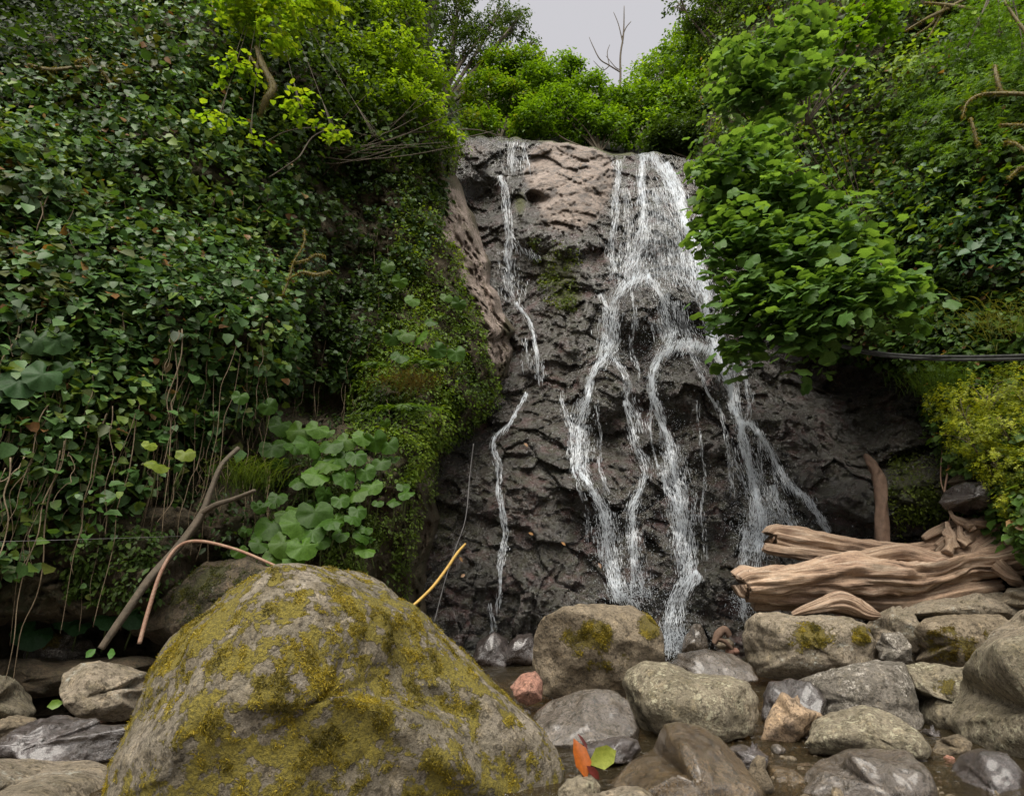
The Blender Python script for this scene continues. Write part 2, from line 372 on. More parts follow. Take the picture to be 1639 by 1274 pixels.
DOMES = [(1030, 492, 52, 52, .75), (1087, 462, 34, 30, .6), (1112, 495, 20, 20, .4), (972, 622, 46, 52, .6), (1096, 605, 58, 60, .8), (985, 790, 60, 60, .4), (1138, 760, 50, 90, .4), (880, 760, 90, 110, .35), (1052, 345, 40, 70, .4), (1010, 700, 26, 30, .3), (1120, 700, 40, 40, .3), (1060, 560, 20, 30, .3),
         (860, 920, 110, 70, .25), (1150, 930, 40, 45, .35), (1040, 900, 50, 60, .25), (1240, 700, 80, 90, .3), (1400, 800, 60, 40, .5), (1500, 780, 60, 50, .5), (1330, 780, 60, 50, .35), (900, 330, 60, 70, .25), (1230, 880, 60, 60, .3), (850, 360, 60, 26, .3), (900, 385, 70, 22, .3), (1110, 1020, 22, 30, .3)]
def cl_b(U, V, T):
    Y = cl_base(U, V); lip = np.interp(U, LIPU, LIPV) + 3 * vn(np.stack([U / 14, V * 0, U * 0], -1), 5)
    for (u, v, a, b, h) in DOMES: Y = Y - h * blob(U, V, u, v, a, b, 4)
    Y = Y + .9 * blob(U, V, 772, 320, 38, 34, 3) + .55 * blob(U, V, 860 + .4 * (V - 320), 318, 17, 11, 3) + .35 * blob(U, V, 850, 330, 8, 12, 2) + .9 * blob(U, V, 1350, 610, 90, 36) + .5 * blob(U, V, 1380, 700, 40, 60)
    d = (U - 760) * .6 + (V - 700) * .8      # diagonal channel the left trickle runs in
    Y = Y + .45 * np.exp(-((d - (V - 700) * .2) / 30) ** 2) * sstep(560, 640, V) * sstep(760, 700, V)
    Y = Y + .5 * np.exp(-((U - 820) / 40) ** 2) * sstep(380, 460, V) * sstep(640, 560, V)
    k = sstep(lip + 1, lip - 5, V); return Y * (1 - k) + (17 + (lip - V) * .05) * k
def cl_d(U, V, T, P, Y):
    Q = P.copy(); Q = Q + .06 * np.stack([fbm(P, 1.3, 3, 31), fbm(P, 1.3, 3, 37), fbm(P, 1.3, 3, 41)], -1)
    Q2 = Q @ np.array([[.94, 0, .34], [0, 1, 0], [-.34, 0, .94]])
    dr_ = np.clip(blob(U, V, 915, 290, 75, 80, 4), 0, 1)
    d = .20 * fbm(P, .7, 4, 1) + .22 * blocky(Q2, (.9, .9, 1.0), 3, 1.0) + (.13 * (1 - .5 * dr_)) * blocky(Q2, (2.0, 2, 2.6), 9, 1.0) + .14 * dr_ * blocky(Q2 + 3.3, (1.7, 1.5, 1.9), 19, 1.1) + .05 * (1 - .6 * dr_) * blocky(Q2, (5.0, 5, 6.5), 14, 1.2) + .02 * blocky(Q2, (13, 12, 15), 15, 1.2) + .03 * fbm(P * np.array([1, 1, 1.5]), 3.5, 4, 22, .5)
    st = Q2[..., 2] + .25 * Q2[..., 0] + .25 * fbm(P, 1.1, 3, 44); ft = st * 3.1 - np.floor(st * 3.1); d = d + (.035 * (1 - ft) ** 1.5 - .015) * sstep(-.1, .35, fbm(P, .8, 2, 47))
    up = sstep(260, 460, V); d = d * (.75 + .25 * up)
    return -d
cliff = Sheet(np.arange(0, 1061, 2.0), np.concatenate([np.arange(140, 1101, 2.0)]), ([0, 2000], [600, 600]), 1, cl_b, cl_d)
U, V = cliff.U, cliff.V
dry = np.clip(blob(U, V, 905, 275, 70, 60, 4) * 1.0 + blob(U, V, 900, 350, 55, 30) * .6 + blob(U, V, 950, 300, 45, 60) * .5 + blob(U, V, 760, 240, 60, 30) * .5 + .14 * blob(U, V, 960, 560, 160, 200), 0, 1)
litter = blob(U, V, 905, 262, 60, 34, 4)
mossc = np.clip((V < np.interp(U, LIPU, LIPV) - 2) * 1.2 + blob(U, V, 890, 430, 50, 60) * .62 + blob(U, V, 915, 480, 25, 30) * .5 + blob(U, V, 833, 325, 12, 25) * .8 + blob(U, V, 700, 830, 60, 110) * .5 + blob(U, V, 1480, 800, 90, 60) * .55 + .28 * blob(U, V, 850, 700, 90, 90) + .3 * blob(U, V, 1420, 680, 120, 100), 0, 1)
cliff_ob = cliff.build('cliff', CLIFF, dict(dry=dry, moss=mossc, litter=litter), kind='structure')
E = cliff.Y.copy()                                    # smoothed front envelope of the face: what the water runs over
for k in range(1, 4):
    for ax in (0, 1): E = np.minimum(E, np.minimum(np.roll(E, k, ax), np.roll(E, -k, ax)))
for _ in range(6):
    for ax in (0, 1): E = (np.roll(E, 1, ax) + np.roll(E, -1, ax) + 2 * E) / 4
E[V < np.interp(U, LIPU, LIPV) + 3] = 99
E = np.minimum(E, cliff.Y)

# --- left bank
lb_base = tps([(-900, 1300, 2.4), (-900, 600, 3.0), (-900, 0, 4.2), (-900, -700, 6.5), (-300, 600, 4.2), (-300, 1000, 4.0), (0, 1000, 5.0), (0, 850, 4.9), (0, 500, 5.4), (0, 200, 6.2), (0, 0, 8.3), (0, -300, 12), (200, 1000, 5.7), (200, 850, 5.4), (200, 500, 5.8), (200, 200, 6.6), (250, -20, 8.2), (330, 50, 7.2), (400, 200, 7.3), (450, 500, 6.9), (450, 900, 6.5), (450, 1050, 6.6), (500, 640, 7.6),
               (560, 450, 8.3), (560, 620, 8.0), (560, 300, 8.5), (550, 100, 9), (700, 100, 10.5), (700, -300, 14), (300, -400, 12), (-300, -600, 10), (600, 750, 7.4), (650, 900, 7.9), (690, 1050, 8.8), (700, 300, 9.6), (740, 400, 9.7), (780, 520, 9.8), (680, 560, 8.4), (720, 650, 8.7), (690, 1150, 8.8), (400, 1200, 6.3), (0, 1250, 4.8)])
LE = ([-800, 0, 100, 200, 240, 280, 300, 330, 345, 400, 420, 455, 470, 500, 530, 545, 560, 600, 620, 650, 670, 700, 730, 800, 830, 900, 1060, 1300], [640, 700, 690, 715, 735, 730, 740, 748, 760, 776, 792, 790, 806, 812, 836, 822, 830, 822, 806, 800, 770, 735, 712, 705, 716, 700, 700, 700])
def lb_b(U, V, T):
    Y = lb_base(U, V); Y = Y + 2.6 * np.exp(-T / 13) + .25 * np.exp(-T / 50)
    Y = Y + 1.3 * sstep(985, 1015, V) * sstep(460, 380, U) + .5 * blob(U, V, 540, 420, 70, 150) + .6 * blob(U, V, 520, 650, 60, 30, 3)
    return Y
def lb_d(U, V, T, P, Y):
    Q = P + .2 * np.stack([fbm(P, 1.5, 3, 51), fbm(P, 1.5, 3, 57), fbm(P, 1.5, 3, 61)], -1)
    return -(.45 * fbm(P, .8, 4, 70) + .2 * blocky(Q, (1.3, 1.3, 1.8), 73) + .13 * blocky(Q, (3.2, 3.2, 4), 77, .9) + .06 * blocky(Q, (8, 8, 9), 79, 1.2) + .14 * fbm(P, 2.4, 5, 83, .6)) * sstep(0, 30, T + 20)
lb = Sheet(np.concatenate([np.arange(0, 260, 3.0), np.arange(260, 800, 5.), np.arange(800, 1640, 20.)]), np.concatenate([np.arange(-800, 0, 20.), np.arange(0, 1120, 4.), np.arange(1120, 1301, 15.)]), LE, -1, lb_b, lb_d)
Lu, Lv = lb.U, lb.V; Tt = np.broadcast_to(lb.t, Lu.shape)
rib = np.clip(blob(Lu, Lv, 725, 345, 26, 50, 3) + blob(Lu, Lv, 757, 420, 24, 60, 3) + blob(Lu, Lv, 790, 490, 22, 55, 3) + blob(Lu, Lv, 800, 560, 22, 25, 3) + .7 * blob(Lu, Lv, 690, 660, 30, 20) + .6 * blob(Lu, Lv, 680, 770, 26, 30) + .25 * blob(Lu, Lv, 200, 850, 250, 80), 0, 1)
lb.build('left_bank', SOIL, dict(dry=rib), kind='structure')

# --- right bank
rb_base = tps([(1100, 250, 14), (1150, 100, 14.6), (1180, -300, 18), (1180, -700, 22), (1300, 400, 10.9), (1300, 150, 11.8), (1300, -300, 15), (1450, 500, 8.9), (1450, 250, 9.5), (1450, 0, 10.7), (1639, 600, 7.4), (1639, 300, 7.8), (1639, 0, 9.2), (1639, -300, 12), (2400, -700, 8), (2400, 300, 4.4), (2400, 900, 3.8), (2400, 1300, 3), (1500, 700, 8.2), (1520, 820, 8.0), (1639, 850, 7.2), (1639, 1000, 7.2), (1500, 1000, 8.6), (1500, 1200, 8.6), (1700, 1200, 6.5)])
RE = ([-800, -100, 0, 100, 200, 260, 300, 400, 480, 540, 575, 600, 640, 700, 760, 820, 900, 1300], [1100, 1120, 1130, 1120, 1105, 1100, 1112, 1135, 1180, 1300, 1420, 1470, 1490, 1500, 1525, 1570, 1640, 1700])
def rb_b(U, V, T): return rb_base(U, V) + 2.5 * np.exp(-T / 14) + .4 * np.exp(-T / 45)
def rb_d(U, V, T, P, Y): return -(.5 * fbm(P, .7, 4, 90) + .15 * blocky(P, (1.3, 1.3, 1.8), 93)) * sstep(0, 30, T + 12)
rb = Sheet(np.concatenate([np.arange(0, 560, 5.), np.arange(560, 1300, 20.)]), np.concatenate([np.arange(-800, 0, 20.), np.arange(0, 900, 5.), np.arange(900, 1301, 20.)]), RE, 1, rb_b, rb_d)
rockr = np.clip(blob(rb.U, rb.V, 1600, 485, 45, 22) * .8 + .4 * blob(rb.U, rb.V, 1560, 460, 30, 20), 0, 1)
rb.build('right_bank', SOIL, dict(dry=rockr), kind='structure')

# --- ground, added unseen gorge sides behind the camera (kept low for fill light), water
gx = np.concatenate([[-400, -150, -60, -25], np.arange(-12, 12.1, .15), [25, 60, 150, 400]]); gy = np.concatenate([[-400, -120, -40, -15, -6], np.arange(-2, 11, .15), [20, 60, 150, 400]])
GX, GY = np.meshgrid(gx, gy); GP = np.stack([GX, GY, GX * 0], -1)
GZ = -.16 + .10 * fbm(GP, .9, 4, 101) + .05 * blocky(GP, (5, 5, 5), 103) + .18 * np.clip(np.abs(GX - .6) - 3.3, 0, 4) * (GY < 9)
GZ = np.where((np.abs(GX) > 14) | (GY < -3) | (GY > 12), -.3, GZ)
i = np.arange(GX.size).reshape(GX.shape); q = np.stack([i[:-1, :-1], i[:-1, 1:], i[1:, 1:], i[1:, :-1]], -1).reshape(-1, 4)
link('ground', mesh('ground', np.stack([GX, GY, GZ], -1).reshape(-1, 3), quads=q, attrs=dict(moss=GX * 0, wet=GX * 0 + .8)), ROCK_BROWN, kind='structure')
for sgn in (-1, 1):
    a = np.linspace(2.2, -24, 60); b = np.linspace(0, 1, 30); A, B = np.meshgrid(a, b)
    X = sgn * (3.6 + .25 * (2.2 - A) * .3 + 7 * B ** 1.2); Z = -.4 + 4.5 * B; Pp = np.stack([X, A, Z], -1); X = X + .5 * fbm(Pp, .6, 4, 111)
    i = np.arange(A.size).reshape(A.shape); q = np.stack([i[:-1, :-1], i[:-1, 1:], i[1:, 1:], i[1:, :-1]], -1).reshape(-1, 4)
    link('added_hillside', mesh('added_hillside', np.stack([X, A, Z], -1).reshape(-1, 3), quads=q, attrs=dict(dry=A * 0)), SOIL, kind='structure')
wx = np.arange(-5, 6.01, .06); wy = np.arange(-1, 9.9, .06); WX, WY = np.meshgrid(wx, wy); WP = np.stack([WX, WY, WX * 0], -1)
WZ = .012 * fbm(WP, 2.2, 3, 121) + .01 * fbm(WP * np.array([1, 2.5, 1]), 5, 2, 125)
rap = sstep(4.6, 3.6, WY) * sstep(1.0, 1.4, WX); WZ = WZ + rap * (-.012 + .03 * fbm(WP * np.array([1, .6, 1]), 5, 3, 127))
i = np.arange(WX.size).reshape(WX.shape); q = np.stack([i[:-1, :-1], i[:-1, 1:], i[1:, 1:], i[1:, :-1]], -1).reshape(-1, 4)
link('stream_water', mesh('stream_water', np.stack([WX, WY, WZ], -1).reshape(-1, 3), quads=q), WATER, kind='structure')

# ------------------------------------------------------------------ tubes
def tube(path, rad, ns=8, per=4, rough=0.0, seed=0, cap=True):
    """smooth tube through path; returns V, quads, gu, gv"""
    path = np.asarray(path, float); n = len(path); rad = np.asarray(rad, float) * np.ones(n)
    tt = np.arange(n); ts = np.linspace(0, n - 1, (n - 1) * per + 1)
    def cr(a):
        out = []
        for t in ts:
            k = min(int(t), n - 2); f = t - k; p0 = a[max(k - 1, 0)]; p1 = a[k]; p2 = a[k + 1]; p3 = a[min(k + 2, n - 1)]
            out.append(.5 * (2 * p1 + (p2 - p0) * f + (2 * p0 - 5 * p1 + 4 * p2 - p3) * f * f + (3 * p1 - p0 - 3 * p2 + p3) * f ** 3))
        return np.array(out)
    C = cr(path); r = np.interp(ts, tt, rad); T = unit(np.gradient(C, axis=0))
    ref = np.array([0, 0, 1.0]) if abs(T[0][2]) < .8 else np.array([0, 1.0, 0])
    A = unit(np.cross(T, ref)); B = np.cross(T, A); th = np.linspace(0, 2 * np.pi, ns, endpoint=False)
    L = np.concatenate([[0], np.cumsum(np.linalg.norm(np.diff(C, axis=0), axis=1))])
    ring = np.cos(th)[None, :, None] * A[:, None] + np.sin(th)[None, :, None] * B[:, None]
    rr = r[:, None] * np.ones(ns)
    if rough:
        q_ = np.stack([np.cos(th)[None] * 2.2 + L[:, None] * 0, np.sin(th)[None] * 2.2 + L[:, None] * 0, L[:, None] * 2.0 + th[None] * 0], -1)
        q3 = q_ * np.array([2.2, 2.2, .6])
        rr = rr * (1 + rough * (.8 * fbm(q_, .8, 3, seed) + .75 * ridged(q3, 1.1, 3, seed + 5) - .3))
    V_ = C[:, None] + ring * rr[..., None]; m = len(C)
    i = np.arange(m * ns).reshape(m, ns); j = np.roll(i, -1, 1)
    Q = np.stack([i[:-1], j[:-1], j[1:], i[1:]], -1).reshape(-1, 4)
    V_ = V_.reshape(-1, 3); gu = np.repeat(L, ns); gv = np.tile(np.abs(np.linspace(-1, 1, ns)), m); tr = []
    if cap:
        k = len(V_); V_ = np.concatenate([V_, [C[0], C[-1]]]); gu = np.append(gu, [0, L[-1]]); gv = np.append(gv, [0, 0])
        tr = [(k, j[0, a], i[0, a]) for a in range(ns)] + [(k + 1, i[-1, a], j[-1, a]) for a in range(ns)]
    return V_, Q, np.array(tr).reshape(-1, 3), gu, gv
class Tubes:
    def __init__(s): s.V = []; s.Q = []; s.T = []; s.gu = []; s.gv = []; s.n = 0
    def add(s, *a, **k):
        v, q_, t, gu, gv = tube(*a, **k); s.V.append(v); s.Q.append(q_ + s.n); s.T.append(t + s.n); s.gu.append(gu); s.gv.append(gv); s.n += len(v)
    def make(s, name, mat, parent=None, **props):
        V_ = np.concatenate(s.V)
        if parent is not None: V_ = local(V_, parent)
        me = mesh(name, V_, quads=np.concatenate(s.Q), tris=np.concatenate(s.T), attrs=dict(gu=np.concatenate(s.gu), gv=np.concatenate(s.gv)))
        return link(name, me, mat, parent, **props)

# ------------------------------------------------------------------ rocks
ICO = {}
def ico(n):
    if n not in ICO:
        bm = bmesh.new(); bmesh.ops.create_icosphere(bm, subdivisions=n, radius=1)
        ICO[n] = (np.array([v.co[:] for v in bm.verts]), np.array([[v.index for v in f.verts] for f in bm.faces])); bm.free()
    return ICO[n]
ROCKS = {}
def rock(name, poly, Yc, dep, mat, label, seed, sub=6, k=2.6, cuts=5, moss=None, wet=0, rough=1.0, cat='boulder', group=None, pre=None):
    V0, Fc = ico(sub); r = np.random.default_rng(seed)
    poly = np.array(poly, float); lo, hi = poly.min(0), poly.max(0); c = (lo + hi) / 2
    if poly[:, 1].max() > 1274: c[1] = (lo[1] + min(hi[1], 1320)) / 2
    C = at(c[0], c[1], Yc); m = np.linalg.norm(at(c[0] + 1, c[1], Yc) - C)
    sx, sz = (hi - lo) / 2 * m
    n = V0 / (np.abs(V0) ** k).sum(1, keepdims=True) ** (1 / k)
    for _ in range(cuts):
        d = unit(r.normal(size=3)); h = r.uniform(.62, .85); t = n @ d - h; n = n - np.clip(t, 0, None)[:, None] * d * .8
    S = np.array([sx, dep, sz])
    P = n * S; q_ = P + seed * 3.7
    size = (sx + sz + dep) / 3; f = size
    P = P + V0 * (f * (.13 * fbm(q_ / f, 1.1, 3, seed))[:, None])
    if pre: P = pre(P)
    P = P + C
    for it in range(9):                               # shape the outline
        u, v = proj(P); a = np.arctan2(v - c[1], u - c[0]); rad = np.hypot(u - c[0], v - c[1])
        nb = 90; bi = ((a + np.pi) / (2 * np.pi) * nb).astype(int) % nb
        cur = np.zeros(nb); np.maximum.at(cur, bi, rad)
        aa = (np.arange(nb) + .5) / nb * 2 * np.pi - np.pi; tgt = np.zeros(nb)
        pp = poly - c; pq = np.roll(pp, -1, 0)
        for b_, an in enumerate(aa):
            d = np.array([math.cos(an), math.sin(an)]); best = 0
            for p, q2 in zip(pp, pq):
                e = q2 - p; den = d[0] * e[1] - d[1] * e[0]
                if abs(den) < 1e-9: continue
                tq = (p[0] * e[1] - p[1] * e[0]) / den; sq = (p[0] * d[1] - p[1] * d[0]) / den
                if tq > 0 and -1e-6 <= sq <= 1 + 1e-6: best = max(best, tq)
            tgt[b_] = best
        ratio = np.clip(tgt / np.maximum(cur, 1), .3, 3); ratio = (np.roll(ratio, 1) + 2 * ratio + np.roll(ratio, -1)) / 4
        x = (a + np.pi) / (2 * np.pi) * nb - .5; s_ = np.interp(x, np.arange(-1, nb + 1), np.concatenate([[ratio[-1]], ratio, [ratio[0]]]))
        off = P - C; off[:, 0] *= s_; off[:, 2] *= s_; P = C + off
    # surface relief after fitting
    q_ = P * 1.0
    P = P + V0 * ((.028 * rough * fbm(q_, 3.2, 5, seed + 9, .55) + .02 * rough * min(size, 1) * blocky(q_ + .1 * np.stack([fbm(q_, 3, 2, 5), fbm(q_, 3, 2, 6), fbm(q_, 3, 2, 7)], -1), (3.2, 3.2, 3.2), seed))[:, None])
    P[:, 2] = np.maximum(P[:, 2], -.35)
    ms = np.zeros(len(P))
    nz = unit(P - C)
    if moss is not None: ms = moss(P, nz)
    root = (C[0], C[1], max(P[:, 2].min(), -.1))
    me = mesh(name, P - np.array(root), tris=Fc, attrs=dict(moss=ms, wet=np.full(len(P), wet)))
    o = link(name, me, mat); o.location = root; o['label'] = label; o['category'] = cat
    if group: o['group'] = group
    ROCKS[label] = (o, P, Fc, ms)
    return o, P, Fc, ms
def tuft(parent, P, Fc, ms, count, size, pal, seed, thr=.5, name='moss', mat=None):
    r = np.random.default_rng(seed); tri = P[Fc]; cr = np.cross(tri[:, 1] - tri[:, 0], tri[:, 2] - tri[:, 0]); ar = np.linalg.norm(cr, axis=1) / 2; N_ = unit(cr)
    mf = ms[Fc].mean(1); vis = ((CAM - tri.mean(1)) * N_).sum(1) > -.3
    wgt = ar * np.clip(mf - thr, 0, 1) * vis
    if wgt.sum() <= 0: return
    fi = r.choice(len(Fc), count, p=wgt / wgt.sum()); b = r.dirichlet((1, 1, 1), count); p = (tri[fi] * b[..., None]).sum(1)
    pat = fbm(p, 14, 3, seed) > .02; p = p[pat]; n = N_[fi][pat]
    nn = unit(n + r.normal(size=n.shape) * .55); tp = unit(r.normal(size=n.shape) + np.array([0, 0, -.2]) + n * .8)
    cc = palette(len(p), pal, r, p, 12)
    leafcloud(name, p + n * r.uniform(0, size * .5, len(p))[:, None], nn, tp, size * r.uniform(.5, 1.4, len(p)), cc, T_BLADE, mat or LEAF, parent, kind='stuff')

# ------------------------------------------------------------------ leaves
T_IVY = (np.array([(0, 0, 0), (0, .45, -.03), (0, 1, -.12), (-.42, .12, .07), (-.4, .55, .06), (.42, .12, .07), (.4, .55, .06)]), [(0, 1, 4, 3), (1, 2, 4), (0, 5, 6, 1), (1, 6, 2)])
T_OVAL = (np.array([(0, 0, 0), (0, .5, -.02), (0, 1, -.1), (-.24, .35, .05), (-.2, .7, .03), (.24, .35, .05), (.2, .7, .03)]), [(0, 1, 4, 3), (1, 2, 4), (0, 5, 6, 1), (1, 6, 2)])
T_BLADE = (np.array([(-.14, 0, 0), (.14, 0, 0), (.1, .6, .05), (0, 1, 0), (-.1, .6, .05)]), [(0, 1, 2, 4), (4, 2, 3)])
T_SLIM = (np.array([(0, 0, 0), (-.13, .4, .02), (0, 1, -.05), (.13, .4, .02)]), [(0, 3, 2, 1)])
T_SPRIG = (np.array([(0, 0, 0), (-.1, .3, .02), (0, 1.0, -.02), (.1, .3, .02), (-.6, .65, -.02), (-.3, .25, .02), (.6, .65, -.02), (.3, .25, .02), (-.1, .1, 0), (.1, .1, 0)]), [(0, 3, 2, 1), (8, 1, 4, 5), (9, 7, 6, 3)])
def lobed(k=5):
    o = []; n = 18
    for a in range(n):
        t = a / n * 2 * np.pi; rr = .42 + .13 * abs(math.cos(t * 2.5)) ** .7; 
        if a == 0: rr = .22
        x = math.sin(t) * rr; y = .42 - math.cos(t) * rr * (1.1 if math.cos(t) < 0 else .9); o.append((x, y, -.25 * rr * rr + .04 * math.sin(t * 5)))
    o.append((0, .4, .03)); f = [(n, a, (a + 1) % n) for a in range(n)]
    return (np.array(o), f)
T_LOBED = lobed()
def roundleaf():
    V_ = [(0, .0, .03)]; n = 22
    for ring, rr in enumerate((.5, 1.0)):
        for a in range(n):
            t = (a / n) * 2 * np.pi; notch = 1 - .85 * math.exp(-(min(t, 2 * np.pi - t) / .30) ** 2) * (rr)
            q_ = rr * .5 * notch * (1 + (.05 if a % 2 else -.02) * ring)
            V_.append((math.sin(t) * q_ * 1.08, -math.cos(t) * q_, (.05 * math.sin(3 * t) + .03 * math.sin(7 * t)) * rr - .09 * rr * rr))
    V_ = np.array(V_); V_[:, 1] += .5; f = [(0, 1 + a, 1 + (a + 1) % n) for a in range(n)] + [(1 + a, 1 + n + a, 1 + n + (a + 1) % n, 1 + (a + 1) % n) for a in range(n)]
    f = [tuple(reversed(x)) for x in f]
    return (V_, f)
T_ROUND = roundleaf()
def frames(n, t):
    n = unit(n); t = t - (t * n).sum(-1, keepdims=True) * n; t = unit(t); return np.cross(t, n), t, n
def leafcloud(name, p, n, t, size, cc, tmpl, mat, parent=None, **props):
    TV, TF = tmpl; X, Yv, Z = frames(n, t); sz = np.asarray(size)[:, None, None]
    W = (TV[None, :, 0, None] * X[:, None] + TV[None, :, 1, None] * Yv[:, None] + TV[None, :, 2, None] * Z[:, None]) * sz + p[:, None]
    k = len(TV); N_ = len(p); base = (np.arange(N_) * k)[:, None]
    qd = [f for f in TF if len(f) == 4]; tr = [f for f in TF if len(f) == 3]
    Q = np.concatenate([base + np.array(f)[None] for f in qd]) if qd else None
    T = np.concatenate([base + np.array(f)[None] for f in tr]) if tr else None
    W = W.reshape(-1, 3)
    if parent is not None: W = local(W, parent)
    me = mesh(name, W, quads=Q, tris=T, cols=np.repeat(cc, k, 0), smooth=False if k < 6 else True)
    return link(name, me, mat, parent, **props)
def palette(n, pal, r, P=None, sc=2.0):
    pal = np.array(pal, float); 
    if P is not None: x = np.clip(.5 + .55 * fbm(P, sc, 3, 200) + r.normal(size=n) * .22, 0, .999) * (len(pal) - 1)
    else: x = r.uniform(0, .999, n) * (len(pal) - 1)
    k = x.astype(int); f = (x - k)[:, None]; c = pal[k] * (1 - f) + pal[k + 1] * f
    return c * r.uniform(.75, 1.25, (n, 1))
VARS = {}
def leafparts(root, p, n, t, size, pal, tmpl, mat, key, name='leaf', labels=None):
    """each of these leaves is its own object; they share a few meshes"""
    if key not in VARS:
        r = np.random.default_rng(5); VARS[key] = []
        for k in range(6):
            TV = tmpl[0].copy(); TV[:, 2] += .05 * r.normal(size=len(TV)) * (np.abs(TV[:, 0]) > .05) * .6; TV[:, 0] *= r.uniform(.85, 1.12)
            c = palette(1, pal, r)[0] if len(pal) > 1 else np.array(pal[0])
            me = mesh('leaf', TV, faces=tmpl[1], cols=np.tile(c, (len(TV), 1))); me.materials.append(mat); VARS[key].append(me)
    X, Yv, Z = frames(n, t); L = np.array(root.location)
    for i_ in range(len(p)):
        o = bpy.data.objects.new(name, VARS[key][i_ % 6]); s_ = size[i_]
        q_ = p[i_] - L
        o.matrix_local = Matrix(((X[i_, 0] * s_, Yv[i_, 0] * s_, Z[i_, 0] * s_, q_[0]), (X[i_, 1] * s_, Yv[i_, 1] * s_, Z[i_, 1] * s_, q_[1]), (X[i_, 2] * s_, Yv[i_, 2] * s_, Z[i_, 2] * s_, q_[2]), (0, 0, 0, 1)))
        o.parent = root; col.objects.link(o)
def inpoly(u, v, poly):
    poly = np.array(poly, float); r = np.zeros(u.shape, bool); j = len(poly) - 1
    for i_ in range(len(poly)):
        a, b = poly[i_], poly[j]; c = (a[1] > v) != (b[1] > v)
        with np.errstate(divide='ignore', invalid='ignore'): r ^= c & (u < (b[0] - a[0]) * (v - a[1]) / (b[1] - a[1]) + a[0])
        j = i_
    return r
def scatter(sheet, poly, count, seed, thick=.25, dens=None, gap=-.1, gsc=2.5):
    r = np.random.default_rng(seed); poly = np.array(poly, float); lo, hi = poly.min(0), poly.max(0); us = []; vs = []; n = 0
    while n < count:
        u = r.uniform(lo[0], hi[0], count); v = r.uniform(lo[1], hi[1], count)
        m = inpoly(u, v, poly) & sheet.inside(u, v)
        if dens is not None: m &= r.uniform(size=count) < dens(u, v)
        P = sheet.samp(sheet.P, u, v); m &= (fbm(P, gsc, 3, seed) + r.normal(size=count) * .3) > gap
        us.append(u[m]); vs.append(v[m]); n += m.sum()
        if m.sum() < count * .002: break
    u = np.concatenate(us)[:count]; v = np.concatenate(vs)[:count]
    P = sheet.samp(sheet.P, u, v); N_ = unit(sheet.samp(sheet.N, u, v)); toc = unit(CAM - P)
    N_ = unit(N_ * .5 + toc * .5)
    P = P + N_ * (r.uniform(0, 1, len(u)) ** .8 * thick + .02)[:, None]
    return P, N_, u, v, r
def hang(N_, r, up=.8, out=.6, rnd=.45):
    n = unit(N_ * out + np.array([0, 0, up]) + r.normal(size=N_.shape) * rnd); t = unit(N_ * .6 + np.array([0, 0, -.8]) + r.normal(size=N_.shape) * .5)
    return n, t

G_IVY = [(.075, .085, .018), (.035, .075, .018), (.05, .115, .026), (.075, .155, .042), (.095, .18, .06), (.15, .22, .035)]
G_DARK = [(.022, .042, .010), (.04, .078, .016), (.065, .12, .022)]
G_MID = [(.04, .08, .012), (.07, .14, .018), (.12, .21, .03)]
G_BRIGHT = [(.07, .15, .010), (.12, .24, .014), (.18, .33, .02), (.25, .40, .03)]
G_YEL = [(.09, .12, .008), (.16, .20, .012), (.25, .29, .02)]
G_OLIVE = [(.05, .055, .012), (.09, .09, .018), (.13, .12, .025)]
G_BUTTER = [(.035, .085, .010), (.055, .125, .014), (.085, .17, .018)]
G_TREE = [(.075, .16, .035), (.12, .23, .055), (.17, .30, .08)]
G_DEAD = [(.16, .08, .03), (.30, .15, .06), (.32, .22, .10)]

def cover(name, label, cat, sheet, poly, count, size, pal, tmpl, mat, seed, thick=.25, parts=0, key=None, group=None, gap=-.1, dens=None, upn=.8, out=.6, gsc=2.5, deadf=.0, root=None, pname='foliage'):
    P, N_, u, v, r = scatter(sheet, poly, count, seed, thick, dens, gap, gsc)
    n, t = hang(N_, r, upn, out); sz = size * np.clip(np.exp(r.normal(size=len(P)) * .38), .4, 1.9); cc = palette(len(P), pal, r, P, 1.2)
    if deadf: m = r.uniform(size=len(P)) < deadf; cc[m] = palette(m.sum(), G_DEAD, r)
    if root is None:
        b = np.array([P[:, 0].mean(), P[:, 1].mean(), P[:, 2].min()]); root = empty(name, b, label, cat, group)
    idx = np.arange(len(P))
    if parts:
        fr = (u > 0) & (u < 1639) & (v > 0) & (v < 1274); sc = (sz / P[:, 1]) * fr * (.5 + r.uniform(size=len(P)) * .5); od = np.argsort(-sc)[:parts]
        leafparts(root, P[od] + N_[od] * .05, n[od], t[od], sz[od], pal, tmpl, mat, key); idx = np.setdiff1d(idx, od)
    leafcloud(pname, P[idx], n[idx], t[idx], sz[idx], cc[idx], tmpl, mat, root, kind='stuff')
    return root
